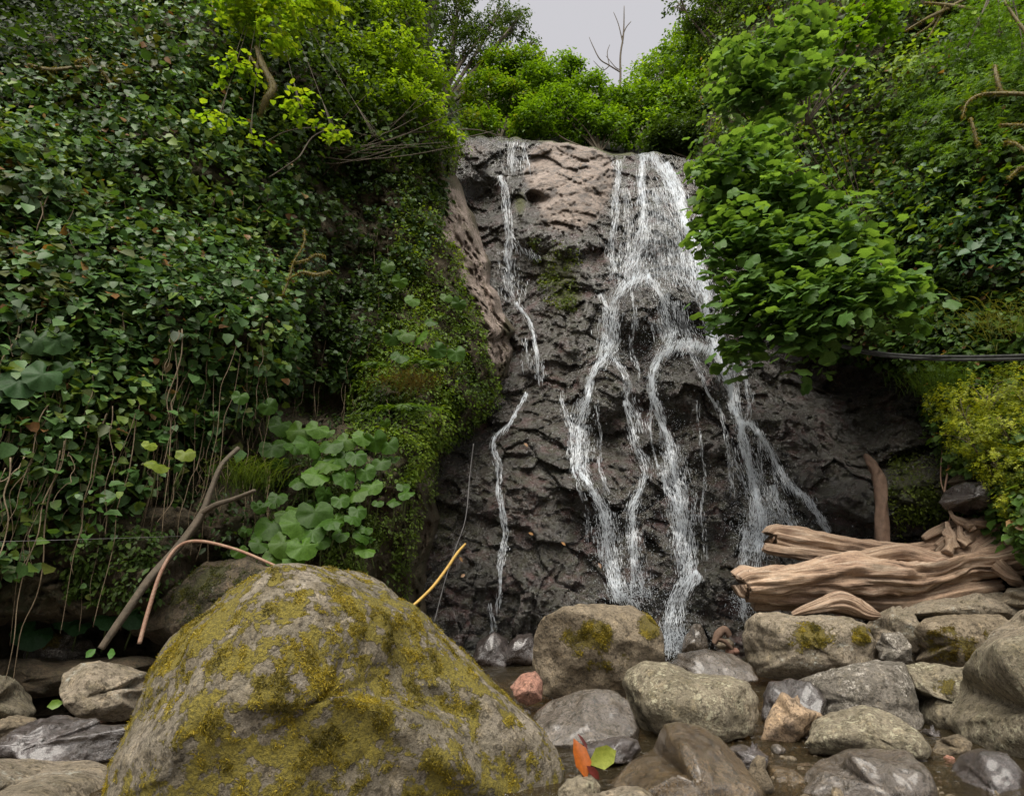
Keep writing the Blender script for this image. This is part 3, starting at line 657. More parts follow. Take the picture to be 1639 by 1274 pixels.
# ------------------------------------------------------------------ waterfall
def ey(u, v): return cliff.samp(E, u, v)
def resamp(pts, step=3.0):
    p = np.array(pts, float); d = np.concatenate([[0], np.cumsum(np.hypot(*np.diff(p[:, :2], axis=0).T))]); n = max(int(d[-1] / step), 4)
    s = np.linspace(0, d[-1], n); q_ = np.stack([np.interp(s, d, p[:, k]) for k in range(p.shape[1])], -1)
    for _ in range(3): q_[1:-1] = (q_[:-2] + 2 * q_[1:-1] + q_[2:]) / 4
    return q_
def rock_runs(pts): return resamp(pts)
SID = [0]
def stream(root, pts, dens=1.0, veil=False, off=.03, strands=1.0, mat=None, label=None):
    SID[0] += 1; sd = SID[0]; r = np.random.default_rng(1000 + sd)
    q_ = resamp(pts, 2.5); n = len(q_)
    q_[:, 0] += (2.0 if not veil else 1) * fbm(np.stack([q_[:, 1] / 28, q_[:, 0] * 0 + sd * 3.1, q_[:, 0] * 0], -1), 1, 3, sd)
    d = np.gradient(q_[:, :2], axis=0); d = d / np.maximum(np.hypot(*d.T)[:, None], 1e-6); d[:, 1] = np.maximum(d[:, 1], .35); d /= np.hypot(*d.T)[:, None]; pr = np.stack([d[:, 1], -d[:, 0]], -1)
    wv = q_[:, 2] * (1.3 if not veil else 1.1) * (1 + .35 * fbm(np.stack([q_[:, 1] / 18, q_[:, 0] * 0 + sd, q_[:, 0] * 0], -1), 1, 2, sd + 50))
    def pt(k, s):                                     # k index (float), s across
        kk = np.clip(k, 0, n - 1.001); u0 = np.interp(kk, np.arange(n), q_[:, 0]); v0 = np.interp(kk, np.arange(n), q_[:, 1]); w0 = np.interp(kk, np.arange(n), wv) / 2
        px = np.interp(kk, np.arange(n), pr[:, 0]); py = np.interp(kk, np.arange(n), pr[:, 1])
        return u0 + px * s * w0, v0 + py * s * w0
    M = 13; S = np.linspace(-1, 1, M); K, SS = np.meshgrid(np.arange(n), S, indexing='ij'); uu, vv = pt(K, SS)
    Y = ey(uu, vv) - off; P = at(uu, vv, Y); cen = P[:, M // 2]; L = np.concatenate([[0], np.cumsum(np.linalg.norm(np.diff(cen, axis=0), axis=1))])
    i = np.arange(n * M).reshape(n, M); Qd = np.stack([i[:-1, :-1], i[:-1, 1:], i[1:, 1:], i[1:, :-1]], -1).reshape(-1, 4)
    ends = np.minimum(np.arange(n) / 6.0, (n - 1 - np.arange(n)) / 4.0).clip(0, 1)
    su = (SS * wv[:, None] / 2 * Y / F) + sd * 3.3; sv = np.broadcast_to(L[:, None], su.shape) + sd * 7; ed = (1 - np.abs(SS)) * ends[:, None]
    me = mesh('stream', local(P.reshape(-1, 3), root), quads=Qd, attrs=dict(su=su, sv=sv, edge=ed)); link('stream', me, mat or (VEIL if veil else STREAM), root)
    # separate threads of water
    area = (wv.mean() * n * 2.5); N_ = int(area / 7.5 * dens * strands)
    if N_ > 0:
        ns = 6; k0 = r.uniform(-3, n - 1, N_); nl = max(2, int(wv.mean() / 5)); lane = r.integers(0, nl, N_); lo_ = r.uniform(-.8, .8, nl); lo_ = np.linspace(-.75, .75, nl) * .6 + lo_ * .4; s0 = lo_[lane] + .55 * vn(np.stack([k0 * .07, lane * 5.3, k0 * 0], -1), sd + 9) + r.normal(size=N_) * .2; s0 = np.where(r.uniform(size=N_) < .25, r.normal(size=N_) * .5, s0); ln = r.uniform(1.8, 9, N_) + 14 * r.uniform(size=N_) ** 6; ph = r.uniform(0, 50, N_)
        tt = np.linspace(0, 1, ns)[None]; a0, b0 = pt(k0, s0); kk2 = np.clip(k0 + 5, 0, n - 1.001); sl = (np.interp(kk2, np.arange(n), q_[:, 0]) - np.interp(np.clip(k0 - 3, 0, n), np.arange(n), q_[:, 0])) / 20.0
        sl = np.clip(sl, -.45, .45); b = b0[:, None] + ln[:, None] * tt; a = a0[:, None] + (sl * ln)[:, None] * tt + .9 * vn(np.stack([b * .09, ph[:, None] + b * 0, b * 0], -1), sd)
        Yc = np.minimum.accumulate(ey(a, b), 1) - off - .01 - r.uniform(0, .05, N_)[:, None]; Pc = at(a, b, Yc)
        hw = r.choice([.0018, .003, .0045, .007], N_, p=[.45, .35, .16, .04])[:, None] * np.sin(np.pi * np.clip(tt * .98 + .01, 0, 1)) ** 1.1 * (Yc / 11)
        T = unit(np.gradient(Pc, axis=1)); side = unit(np.cross(T, CAM - Pc)); A = Pc - side * hw[..., None]; B = Pc + side * hw[..., None]
        VV = np.stack([A, B], 2).reshape(-1, 3); j = (np.arange(N_)[:, None] * ns * 2 + np.arange(ns - 1)[None] * 2)
        Q2 = np.stack([j, j + 1, j + 3, j + 2], -1).reshape(-1, 4)
        return VV, Q2
    return None
def fall(name, loc, label, cat, specs):
    root = empty(name, loc, label, cat); VS = []; QS = []; c = 0
    for sp in specs:
        kw = sp[1] if len(sp) > 1 else {}
        o = stream(root, sp[0], **kw)
        if o: VS.append(o[0]); QS.append(o[1] + c); c += len(o[0])
    me = mesh('water_thread', local(np.concatenate(VS), root), quads=np.concatenate(QS)); link('water_threads', me, STRAND, root, kind='stuff')
    return root
fall('waterfall', at(1080, 1045, 9.4), 'broad white cascade running in branching streams down the right half of the dark cliff', 'waterfall', [
    ([(988, 256, 10), (990, 300, 14), (985, 340, 15), (981, 380, 16), (982, 410, 22), (990, 440, 30)],),
    ([(1030, 243, 18), (1027, 270, 22), (1025, 300, 18), (1030, 335, 22), (1028, 370, 30), (1020, 405, 38), (1010, 440, 44)], dict(dens=1.3)),
    ([(1040, 243, 22), (1058, 270, 34), (1072, 300, 42), (1082, 335, 48), (1088, 370, 52), (1090, 410, 60), (1092, 440, 66)], dict(dens=.7, veil=True)),
    ([(1050, 300, 60), (1055, 340, 95), (1058, 380, 120), (1062, 420, 140), (1060, 455, 130)], dict(veil=True, dens=.4)),
    ([(1062, 262, 14), (1082, 300, 16), (1092, 340, 20), (1105, 380, 24), (1116, 420, 26), (1124, 460, 20), (1132, 500, 18), (1140, 540, 20), (1155, 585, 16), (1172, 630, 17), (1184, 680, 17), (1195, 730, 18), (1206, 770, 24), (1212, 810, 32), (1214, 850, 38), (1206, 880, 36)], dict(dens=2.6)),
    ([(1150, 640, 5), (1160, 690, 7), (1166, 740, 7), (1176, 790, 6)], dict(dens=.7)),
    ([(955, 640, 5), (962, 700, 7), (958, 750, 7), (975, 790, 6)], dict(dens=.6)),
    ([(1050, 620, 5), (1040, 670, 7), (1046, 720, 8), (1058, 760, 7)], dict(dens=.6)),
    ([(1115, 640, 4), (1120, 700, 6), (1128, 760, 6), (1122, 830, 6), (1130, 890, 5)], dict(dens=.5)),
    ([(1010, 460, 5), (1018, 510, 8), (1012, 560, 8), (1022, 600, 5)], dict(dens=.6)),
    ([(1115, 330, 10), (1122, 380, 16), (1126, 430, 20), (1138, 480, 24), (1148, 520, 22), (1165, 555, 26), (1172, 590, 28), (1180, 640, 18)], dict(dens=.7, veil=True)),
    # first arch
    ([(1040, 436, 12), (1015, 446, 16), (995, 462, 22), (983, 485, 28), (978, 520, 32), (980, 550, 26), (972, 568, 18), (955, 582, 13), (944, 605, 11), (942, 635, 11), (932, 655, 20), (926, 685, 20), (927, 720, 22), (925, 750, 18), (940, 768, 17), (955, 795, 22), (968, 825, 24), (972, 860, 24), (976, 900, 22), (984, 930, 22), (992, 955, 18)], dict(dens=1.5)),
    ([(1036, 440, 12), (1052, 456, 18), (1064, 480, 28), (1070, 510, 32), (1078, 535, 30), (1070, 552, 16)], dict(dens=1.0)),
    ([(1078, 440, 16), (1100, 448, 16), (1118, 470, 16)], dict(dens=.8)),
    ([(1090, 480, 40), (1095, 520, 40), (1110, 550, 40)], dict(veil=True, dens=.5)),
    ([(960, 470, 20), (972, 500, 34), (970, 540, 40), (962, 570, 30)], dict(veil=True, dens=.6)),
    ([(1000, 300, 12), (1006, 360, 18), (1002, 420, 30), (1000, 450, 30)], dict(veil=True, dens=.5)),
    ([(930, 680, 30), (932, 720, 36), (930, 760, 30)], dict(veil=True, dens=.7)),
    ([(1075, 720, 50), (1085, 780, 50), (1095, 840, 46), (1100, 910, 40)], dict(veil=True, dens=.5)),
    ([(970, 820, 36), (980, 880, 40), (990, 950, 40)], dict(veil=True, dens=.5)),
    ([(1050, 510, 40), (1055, 540, 40)], dict(veil=True, dens=.4)),
    # middle arch
    ([(982, 572, 14), (998, 590, 12), (1006, 615, 12), (1004, 640, 16), (1020, 660, 16), (1028, 690, 10)], dict(dens=.8)),
    ([(1000, 640, 8), (1012, 690, 18), (1020, 720, 24), (1035, 745, 26), (1030, 770, 24), (1018, 795, 26), (1010, 825, 24), (1016, 870, 26), (1022, 910, 24), (1030, 950, 20)], dict(dens=.8, veil=True)),
    ([(1025, 780, 8), (1014, 810, 14), (1012, 850, 16), (1012, 900, 18), (1015, 950, 16)], dict(dens=.9)),
    ([(1140, 556, 10), (1115, 548, 12), (1088, 549, 13), (1066, 558, 13), (1050, 575, 13), (1043, 600, 11), (1045, 630, 12), (1052, 660, 15), (1064, 690, 18), (1074, 720, 26), (1078, 755, 30), (1088, 790, 30), (1092, 825, 28), (1098, 865, 26), (1102, 900, 22), (1100, 935, 20)], dict(dens=1.5)),
    ([(1060, 755, 8), (1075, 800, 12), (1084, 850, 12), (1092, 900, 14)], dict(dens=.8)),
    ([(1100, 552, 10), (1108, 575, 14), (1122, 600, 10), (1130, 622, 8), (1146, 650, 6)], dict(dens=.7)),
    ([(900, 625, 5), (903, 655, 8), (912, 690, 7), (915, 730, 8), (918, 760, 10)], dict(dens=.8)),
    ([(925, 770, 8), (938, 810, 10), (944, 860, 10)], dict(dens=.4, veil=True)),
    # bottom centre chute
    ([(1120, 918, 14), (1100, 934, 22), (1082, 955, 30), (1074, 985, 34), (1070, 1010, 36), (1072, 1042, 40)], dict(dens=1.5)),
    ([(1098, 930, 20), (1090, 960, 26), (1088, 1000, 20), (1100, 1035, 16)], dict(dens=.6, veil=True)),
    ([(985, 950, 16), (1005, 958, 16), (1020, 968, 10)], dict(dens=.9)),
    # right side
    ([(1192, 560, 6), (1190, 590, 8), (1196, 625, 10), (1200, 655, 10), (1196, 675, 12)], dict(dens=.7)),
    ([(1186, 672, 8), (1202, 674, 12), (1216, 690, 14), (1228, 715, 14), (1240, 742, 15), (1252, 765, 18), (1272, 778, 16), (1292, 795, 14), (1308, 820, 13), (1326, 850, 14)], dict(dens=2.2)),
    ([(1212, 690, 12), (1216, 730, 16), (1222, 770, 24), (1230, 800, 44), (1232, 840, 56)], dict(dens=.3, veil=True)),
    ([(1238, 775, 14), (1246, 805, 20), (1258, 825, 26), (1275, 845, 20)], dict(dens=1.0)),
    ([(1168, 700, 6), (1178, 740, 9), (1192, 780, 9), (1202, 810, 12)], dict(dens=.5)),
    ([(1200, 850, 26), (1192, 885, 20), (1188, 930, 12), (1190, 985, 10)], dict(dens=1.2)),
    ([(1215, 850, 30), (1212, 890, 26), (1210, 940, 16)], dict(dens=.6, veil=True)),
])
fall('waterfall', at(790, 1057, 9.2), 'thin broken trickle falling down the left side of the cliff beside the pale rib', 'waterfall', [
    ([(822, 226, 14), (820, 245, 22), (822, 272, 26)], dict(dens=.9)),
    ([(838, 228, 8), (842, 250, 12), (846, 272, 14)], dict(dens=.7)),
    ([(798, 281, 8), (806, 300, 12), (811, 330, 10), (813, 360, 11), (816, 390, 16), (814, 430, 14)], dict(dens=1.5)),
    ([(818, 375, 10), (832, 395, 18), (850, 405, 18), (866, 410, 10)], dict(veil=True, dens=.4)),
    ([(812, 400, 30), (814, 440, 40), (820, 480, 36)], dict(veil=True, dens=.5)),
    ([(826, 483, 7), (838, 500, 11), (850, 518, 9), (855, 545, 10), (858, 575, 11), (863, 608, 10)], dict(dens=1.5)),
    ([(842, 540, 12), (844, 590, 14)], dict(veil=True, dens=.5)),
    ([(845, 628, 5), (830, 650, 5), (818, 676, 7), (800, 690, 9), (788, 700, 14), (788, 716, 9), (796, 740, 10), (798, 780, 8), (804, 820, 9), (809, 850, 9), (804, 885, 9), (801, 930, 5), (797, 968, 5)], dict(dens=1.6)),
    ([(783, 965, 7), (788, 1000, 9), (786, 1030, 10), (786, 1056, 12)], dict(dens=.8)),
])
# spray and droplets flung off the streams
def spray(root_label, cat, spots, seed):
    r = np.random.default_rng(seed); Ps = []
    for (u, v, a, b, n) in spots:
        uu = u + r.normal(size=n) * a; vv = v + r.normal(size=n) * b; Ps.append(at(uu, vv, ey(uu, vv) - r.uniform(.03, .25, n)))
    P = np.concatenate(Ps); s = r.uniform(.003, .008, len(P)); t4 = np.array([(0, 0, 1.6), (.9, 0, -.5), (-.45, .8, -.5), (-.45, -.8, -.5)])
    VV = (P[:, None] + t4[None] * s[:, None, None]).reshape(-1, 3); b_ = (np.arange(len(P)) * 4)[:, None]
    T = np.concatenate([b_ + np.array(f)[None] for f in ((0, 1, 2), (0, 2, 3), (0, 3, 1), (1, 3, 2))])
    o = link('water_spray', mesh('water_spray', VV, tris=T), STRAND, kind='stuff'); o['label'] = root_label; o['category'] = cat
spray('fine white droplets thrown off the cascade', 'spray', [(1040, 245, 14, 10, 500), (1060, 330, 45, 40, 1100), (1070, 420, 45, 30, 900), (1000, 480, 30, 30, 500), (1075, 500, 30, 30, 400), (1160, 580, 20, 30, 500), (925, 700, 18, 40, 350), (1080, 750, 20, 60, 500), (1215, 800, 30, 40, 700), (970, 880, 20, 50, 500), (1080, 1000, 22, 30, 500), (1020, 880, 22, 60, 400), (820, 250, 16, 14, 150), (1250, 830, 35, 20, 300), (1072, 1030, 26, 12, 1600), (1190, 965, 14, 14, 500), (1012, 950, 24, 12, 700), (786, 1048, 12, 8, 300), (1208, 850, 26, 22, 700), (1045, 590, 16, 24, 300), (975, 575, 22, 14, 400), (1100, 555, 34, 12, 500), (1035, 445, 40, 10, 600)], 77)

# ------------------------------------------------------------------ boulders and stones
def m_none(P, n): return np.zeros(len(P))
def m_big(P, n):
    f = fbm(P, 2.6, 4, 301); g = fbm(P, 9, 4, 305, .6); x, z = P[:, 0], P[:, 2]
    slope = sstep(1.02, .84, z); left = sstep(-.1, -1.2, x)
    h_ = 1.4 * fbm(P, 22, 4, 309, .7)
    return np.clip(.22 + .27 * slope + .14 * left + .42 * f + .75 * g + .5 * h_ - .06 * sstep(-.3, .3, x), 0, 1)
def m_patch(u0, v0, ru, rv, amt=1.0, seed=1, extra=.0):
    def f(P, n):
        a, b = proj(P); m = blob(a, b, u0, v0, ru, rv, 3) * (n[:, 1] < .5); return np.clip(m * (amt + .6 * fbm(P, 9, 3, seed)) + extra * np.clip(fbm(P, 4, 3, seed + 3), 0, 1), 0, 1)
    return f
def m_multi(*fs):
    def f(P, n): return np.clip(sum(g(P, n) for g in fs), 0, 1)
    return f
MY = [(.07, .06, .012), (.17, .135, .018), (.32, .25, .028), (.46, .36, .05)]
MG = [(.035, .04, .008), (.07, .075, .012), (.13, .12, .02)]
big = rock('boulder', [(160, 1274), (164, 1240), (188, 1180), (215, 1125), (240, 1070), (270, 1025), (300, 990), (335, 962), (370, 938), (405, 918), (440, 907), (480, 903), (520, 906), (560, 914), (610, 933), (660, 965), (710, 1005), (760, 1055), (805, 1098), (850, 1135), (890, 1180), (908, 1212), (916, 1274), (900, 1340), (600, 1420), (250, 1400), (150, 1330)],
           3.7, .95, ROCK_BOULDER, 'huge rounded boulder covered in yellow moss in the lower left foreground', 3, 7, 2.3, 3, m_big, rough=.9, pre=lambda P: P + np.stack([P[:, 0] * 0, .5 * np.clip(.15 - P[:, 2], 0, 1) * sstep(-.9, .6, P[:, 0]), P[:, 0] * 0], -1))
tuft(*big, 85000, .012, MY, 401, .38)
b2 = rock('boulder', [(852, 1065), (854, 1020), (862, 1000), (875, 985), (905, 970), (960, 966), (1010, 967), (1035, 982), (1058, 1015), (1064, 1055), (1062, 1085), (1040, 1108), (980, 1120), (920, 1125), (870, 1118)],
          6.0, .5, ROCK_BROWN, 'squarish boulder with two yellow moss patches, standing alone before the fall', 5, 6, 3.2, 5, m_multi(m_patch(945, 1015, 48, 24, .9, 2), m_patch(1040, 1000, 20, 24, .9, 4), m_patch(960, 1060, 90, 30, .3, 8)))
tuft(*b2, 7000, .014, MY, 402, .4)
rock('boulder', [(1000, 1095), (1005, 1075), (1020, 1063), (1040, 1058), (1070, 1062), (1110, 1078), (1160, 1078), (1200, 1088), (1216, 1115), (1218, 1150), (1200, 1180), (1150, 1190), (1100, 1195), (1040, 1188), (1012, 1150)],
     4.9, .4, ROCK_LICHEN, 'speckled lichened boulder with a blunt right end just in front of the squarish mossy boulder', 8, 6, 3.0, 6, m_none)
rock('boulder', [(845, 1160), (860, 1135), (880, 1120), (930, 1105), (980, 1104), (1005, 1120), (1025, 1165), (1020, 1200), (920, 1218), (860, 1210)], 4.75, .4, ROCK_WETGREY, 'smooth wet grey boulder beside the right foot of the huge mossy boulder', 11, 6, 2.5, 3, m_none, wet=1, rough=.5)
rock('stone', [(930, 1195), (955, 1184), (1000, 1177), (1022, 1182), (1030, 1200), (1010, 1222), (940, 1225)], 4.05, .18, ROCK_DARKWET, 'small dark wet stone behind the yellow leaf', 13, 5, 2.6, 4, m_none, cat='stone')
rock('boulder', [(955, 1300), (965, 1262), (985, 1240), (1012, 1216), (1045, 1198), (1053, 1178), (1062, 1162), (1085, 1156), (1120, 1162), (1150, 1178), (1190, 1215), (1225, 1260), (1240, 1310), (1100, 1350), (970, 1340)], 3.6, .38, ROCK_WET, 'wet glistening brown domed boulder with a knob on top at the bottom centre', 15, 6, 2.2, 2, m_none, wet=1, rough=.45)
rock('stone', [(893, 1260), (905, 1242), (928, 1234), (950, 1240), (962, 1258), (955, 1300), (900, 1310)], 3.3, .12, ROCK_LICHEN, 'small speckled stone directly under the orange leaf', 17, 5, 2.4, 3, m_none, cat='stone')
rock('stone', [(895, 1300), (915, 1272), (945, 1260), (990, 1257), (1030, 1262), (1060, 1285), (1040, 1320), (930, 1320)], 3.15, .2, ROCK_GREY, 'pinkish grey stone cut off by the bottom edge in front of the wet domed boulder', 19, 5, 2.4, 2, m_none, cat='stone')
rock('stone', [(818, 1100), (835, 1085), (855, 1076), (868, 1090), (868, 1122), (845, 1132), (828, 1125)], 5.6, .18, ROCK_PINK, 'small salmon pink stone at the pool edge', 21, 5, 2.6, 6, m_none, cat='stone')
rock('boulder', [(1070, 1062), (1090, 1045), (1130, 1039), (1170, 1047), (1200, 1064), (1215, 1090), (1150, 1105), (1080, 1090)], 6.5, .45, ROCK_WETGREY, 'low veined grey boulder at the foot of the bright water chute', 23, 5, 2.4, 4, m_none, wet=.7)
b11 = rock('boulder', [(1187, 1020), (1190, 990), (1208, 977), (1245, 980), (1290, 986), (1350, 984), (1385, 998), (1412, 1040), (1412, 1070), (1330, 1080), (1260, 1092), (1215, 1085), (1195, 1060)],
           7.0, .5, ROCK_GREY, 'long boulder with yellow moss in its middle, below the cut end of the log', 25, 6, 2.8, 5, m_multi(m_patch(1300, 1020, 42, 26, .95, 2), m_patch(1378, 1018, 18, 22, .7, 5)))
tuft(*b11, 6000, .017, MY, 403, .4)
rock('boulder', [(1375, 1010), (1400, 985), (1430, 970), (1460, 977), (1474, 1000), (1472, 1045), (1430, 1050), (1390, 1035)], 7.0, .35, ROCK_GREY, 'smooth brownish grey boulder between the long mossy one and the brown mossy one', 27, 5, 2.6, 4, m_none)
rock('stone', [(1400, 1035), (1412, 1014), (1440, 1011), (1460, 1030), (1465, 1062), (1425, 1068), (1405, 1060)], 6.6, .18, ROCK_WHITE, 'small jagged whitish stone wedged between larger mossy boulders', 29, 5, 2.6, 7, m_none, cat='stone')
b14 = rock('boulder', [(1458, 1012), (1475, 990), (1540, 982), (1600, 984), (1625, 1000), (1600, 1045), (1560, 1068), (1500, 1070), (1462, 1060)], 6.8, .45, ROCK_BROWN, 'brown boulder with fuzzy olive moss all over its steep front', 31, 6, 3.0, 5, m_patch(1540, 1030, 75, 34, .6, 7))
tuft(*b14, 5000, .018, [(.07, .055, .012), (.14, .10, .02), (.22, .16, .03)], 404, .35)
rock('boulder', [(1425, 990), (1445, 970), (1480, 960), (1530, 954), (1590, 948), (1650, 952), (1690, 985), (1560, 1000)], 7.3, .45, ROCK_GREY, 'long flat topped grey boulder under the root end of the log', 33, 5, 2.8, 4, m_none)
rock('boulder', [(1590, 965), (1610, 945), (1660, 935), (1740, 940), (1780, 990), (1650, 1010)], 7.0, .4, ROCK_GREY, 'grey boulder cut off by the right edge below the roots', 34, 5, 2.8, 4, m_none)
rock('boulder', [(1215, 1150), (1222, 1112), (1232, 1093), (1265, 1086), (1300, 1092), (1325, 1120), (1310, 1170), (1240, 1190)], 5.25, .35, ROCK_DARKWET, 'dark smooth boulder behind the tan wedge shaped stone', 35, 5, 2.6, 5, m_none, wet=.2)
rock('boulder', [(1270, 1150), (1275, 1090), (1300, 1078), (1340, 1065), (1400, 1058), (1445, 1061), (1460, 1085), (1478, 1150), (1470, 1185), (1380, 1180), (1300, 1180)], 5.35, .45, ROCK_WHITE, 'grey boulder spotted with white lichen in the middle of the right hand pile', 37, 6, 2.8, 5, m_none)
rock('boulder', [(1440, 1090), (1445, 1062), (1470, 1056), (1520, 1064), (1548, 1063), (1562, 1105), (1548, 1165), (1500, 1178), (1470, 1150)], 5.2, .4, ROCK_LICHEN, 'boulder with a small olive moss patch left of the largest right boulder', 39, 6, 2.9, 5, m_patch(1510, 1100, 22, 16, .8, 3))
rock('stone', [(1218, 1186), (1232, 1150), (1252, 1108), (1285, 1130), (1318, 1145), (1300, 1172), (1262, 1190)], 4.65, .16, ROCK_TAN, 'sharp edged tan wedge shaped stone at the edge of the stream', 41, 4, 2.2, 9, m_none, cat='stone')
rock('boulder', [(1285, 1190), (1305, 1152), (1345, 1132), (1385, 1127), (1425, 1140), (1462, 1168), (1490, 1195), (1480, 1215), (1400, 1218), (1300, 1210)], 4.4, .4, ROCK_LICHEN, 'low dome shaped boulder densely spotted with pale green lichen', 43, 6, 2.3, 3, m_none)
rock('boulder', [(1285, 1265), (1300, 1230), (1318, 1210), (1350, 1195), (1400, 1192), (1450, 1203), (1480, 1228), (1505, 1280), (1480, 1340), (1300, 1340)], 3.65, .35, ROCK_WETGREY, 'rough mauve grey boulder at the bottom edge, standing in the stream', 45, 6, 2.4, 4, m_none, wet=.5, rough=1.3)
b21 = rock('boulder', [(1508, 1155), (1530, 1108), (1540, 1065), (1568, 1032), (1600, 1018), (1660, 1012), (1760, 1040), (1820, 1150), (1780, 1270), (1660, 1255), (1580, 1222), (1530, 1190)], 4.5, .6, ROCK_LICHEN, 'largest boulder of the right hand pile, cut off by the right edge', 47, 6, 2.6, 5, m_multi(m_patch(1555, 1095, 14, 10, .8, 3), m_patch(1535, 1125, 10, 8, .8, 3)))
rock('boulder', [(1565, 1040), (1590, 1005), (1630, 978), (1720, 955), (1780, 1030), (1650, 1060)], 5.6, .4, ROCK_GREY, 'pale grey sloping boulder above the largest right hand boulder', 49, 5, 2.5, 4, m_none)
rock('stone', [(1490, 1200), (1508, 1180), (1532, 1174), (1555, 1188), (1552, 1208), (1505, 1214)], 4.3, .14, ROCK_BROWN, 'small round brown stone at the water beside the pale domed boulder', 51, 5, 2.2, 3, m_none, cat='stone')
rock('stone', [(1468, 1178), (1480, 1164), (1505, 1168), (1512, 1184), (1490, 1192)], 4.75, .12, ROCK_DARKWET, 'small dark stone behind the small round brown one', 53, 4, 2.2, 4, m_none, cat='stone')
rock('boulder', [(1520, 1245), (1540, 1215), (1570, 1203), (1610, 1212), (1650, 1250), (1640, 1320), (1560, 1320)], 3.75, .2, ROCK_DARKWET, 'dark dripping wet boulder beneath the largest right hand boulder', 55, 5, 2.4, 4, m_none, wet=1)
rock('stone', [(1165, 1200), (1185, 1190), (1215, 1196), (1235, 1210), (1225, 1228), (1180, 1226)], 4.0, .14, ROCK_DARKWET, 'wet stone barely above the stream right of the wet domed boulder', 56, 4, 2.4, 3, m_none, wet=1, cat='stone')
rock('stone', [(1195, 1245), (1202, 1222), (1212, 1208), (1226, 1214), (1222, 1232), (1238, 1262), (1215, 1275)], 3.6, .06, ROCK_BROWN, 'little upright brown stone in the rapid at the bottom', 57, 4, 2.2, 3, m_none, cat='stone')
rock('stone', [(1205, 1240), (1230, 1222), (1270, 1228), (1300, 1250), (1290, 1290), (1220, 1300)], 3.85, .2, ROCK_WET, 'submerged rusty stone the rapid runs over', 58, 5, 2.4, 3, m_none, wet=1, cat='stone')
rock('boulder', [(96, 1112), (100, 1078), (128, 1060), (160, 1057), (200, 1068), (235, 1074), (250, 1105), (225, 1142), (180, 1155), (130, 1148), (105, 1132)], 4.9, .35, ROCK_GREY, 'grey brown boulder with a creased hollow, left of the huge mossy boulder', 61, 6, 2.7, 6, m_none)
b31 = rock('boulder', [(38, 1055), (48, 1022), (82, 1005), (120, 1008), (148, 1027), (166, 1052), (100, 1070)], 5.9, .35, ROCK_WHITE, 'small boulder capped with rusty moss under the round leaves on the left', 63, 5, 2.3, 4, m_patch(75, 1020, 32, 20, .9, 3))
tuft(*b31, 2500, .016, [(.10, .06, .012), (.20, .12, .02), (.26, .18, .03)], 405, .4)
rock('ledge', [(-120, 1090), (-60, 1060), (0, 1054), (100, 1053), (180, 1050), (235, 1045), (262, 1058), (240, 1080), (160, 1100), (90, 1114), (0, 1120)], 5.5, .4, ROCK_BANK, 'long low brown rock ledge lying across the left side', 65, 6, 3.0, 4, m_patch(80, 1075, 100, 25, .3, 3), cat='rock ledge')
rock('boulder', [(-90, 1120), (-40, 1088), (0, 1080), (22, 1088), (50, 1122), (60, 1140), (35, 1160), (-60, 1170)], 4.7, .35, ROCK_LICHEN, 'pale speckled grey boulder cut off by the left edge', 67, 5, 2.4, 4, m_none)
rock('stone', [(-60, 1170), (-20, 1156), (30, 1142), (62, 1148), (68, 1160), (30, 1178), (-40, 1190)], 4.4, .2, ROCK_BROWN, 'flat brown stone under the pale speckled boulder at left', 69, 5, 2.4, 3, m_none, cat='stone')
rock('boulder', [(-90, 1195), (-10, 1178), (50, 1158), (95, 1143), (150, 1144), (170, 1156), (210, 1155), (235, 1150), (225, 1200), (180, 1222), (60, 1228), (-70, 1232)], 4.1, .3, ROCK_DARKWET, 'long black glistening wet rock left of the huge mossy boulder', 71, 6, 2.5, 6, m_none, wet=1, rough=1.8)
rock('boulder', [(-200, 1235), (-80, 1218), (0, 1213), (100, 1214), (170, 1217), (200, 1240), (190, 1330), (-200, 1330)], 3.45, .5, ROCK_GREY, 'flat topped pale stone slab in the bottom left corner', 73, 6, 4.5, 2, m_none, rough=.6)
b37 = rock('boulder', [(205, 1010), (232, 985), (262, 945), (330, 902), (400, 886), (460, 900), (500, 960), (440, 1000), (360, 1030), (260, 1035)], 5.9, .55, ROCK_BANK, 'dark olive mossy rock behind the bent cane', 75, 6, 2.5, 5, m_patch(340, 950, 120, 60, .55, 3))
tuft(*b37, 5000, .018, MG, 406, .3)
b38 = rock('rock_overhang', [(-160, 1000), (-120, 860), (0, 800), (100, 790), (200, 785), (300, 790), (345, 815), (368, 855), (330, 895), (262, 935), (180, 968), (110, 992), (0, 1003)], 5.9, .8, ROCK_BANK, 'big dark brown rock overhanging the stream bank under the ivy', 77, 7, 3.2, 7, m_patch(280, 880, 90, 50, .5, 3), rough=1.6, cat='rock')
tuft(*b38, 4000, .018, MG, 407, .3)
rock('boulder', [(755, 1062), (765, 1030), (790, 1012), (812, 1020), (820, 1062), (790, 1072)], 9.0, .3, ROCK_DARKWET, 'low dark block at the left foot of the fall, half behind the huge boulder', 79, 5, 2.8, 5, m_none, wet=.7)
rock('boulder', [(806, 1062), (812, 1040), (828, 1018), (850, 1012), (862, 1040), (862, 1064)], 9.0, .3, ROCK_DARKWET, 'dark pointed rock standing at the far side of the pool', 81, 5, 2.5, 5, m_none, wet=.7)
rock('stone', [(1090, 1045), (1095, 1018), (1110, 1000), (1122, 1000), (1132, 1025), (1135, 1048)], 9.1, .2, ROCK_WETGREY, 'mauve pointed stone with spray on its back, right of the bright chute', 83, 5, 2.3, 4, m_none, wet=.6, cat='stone')
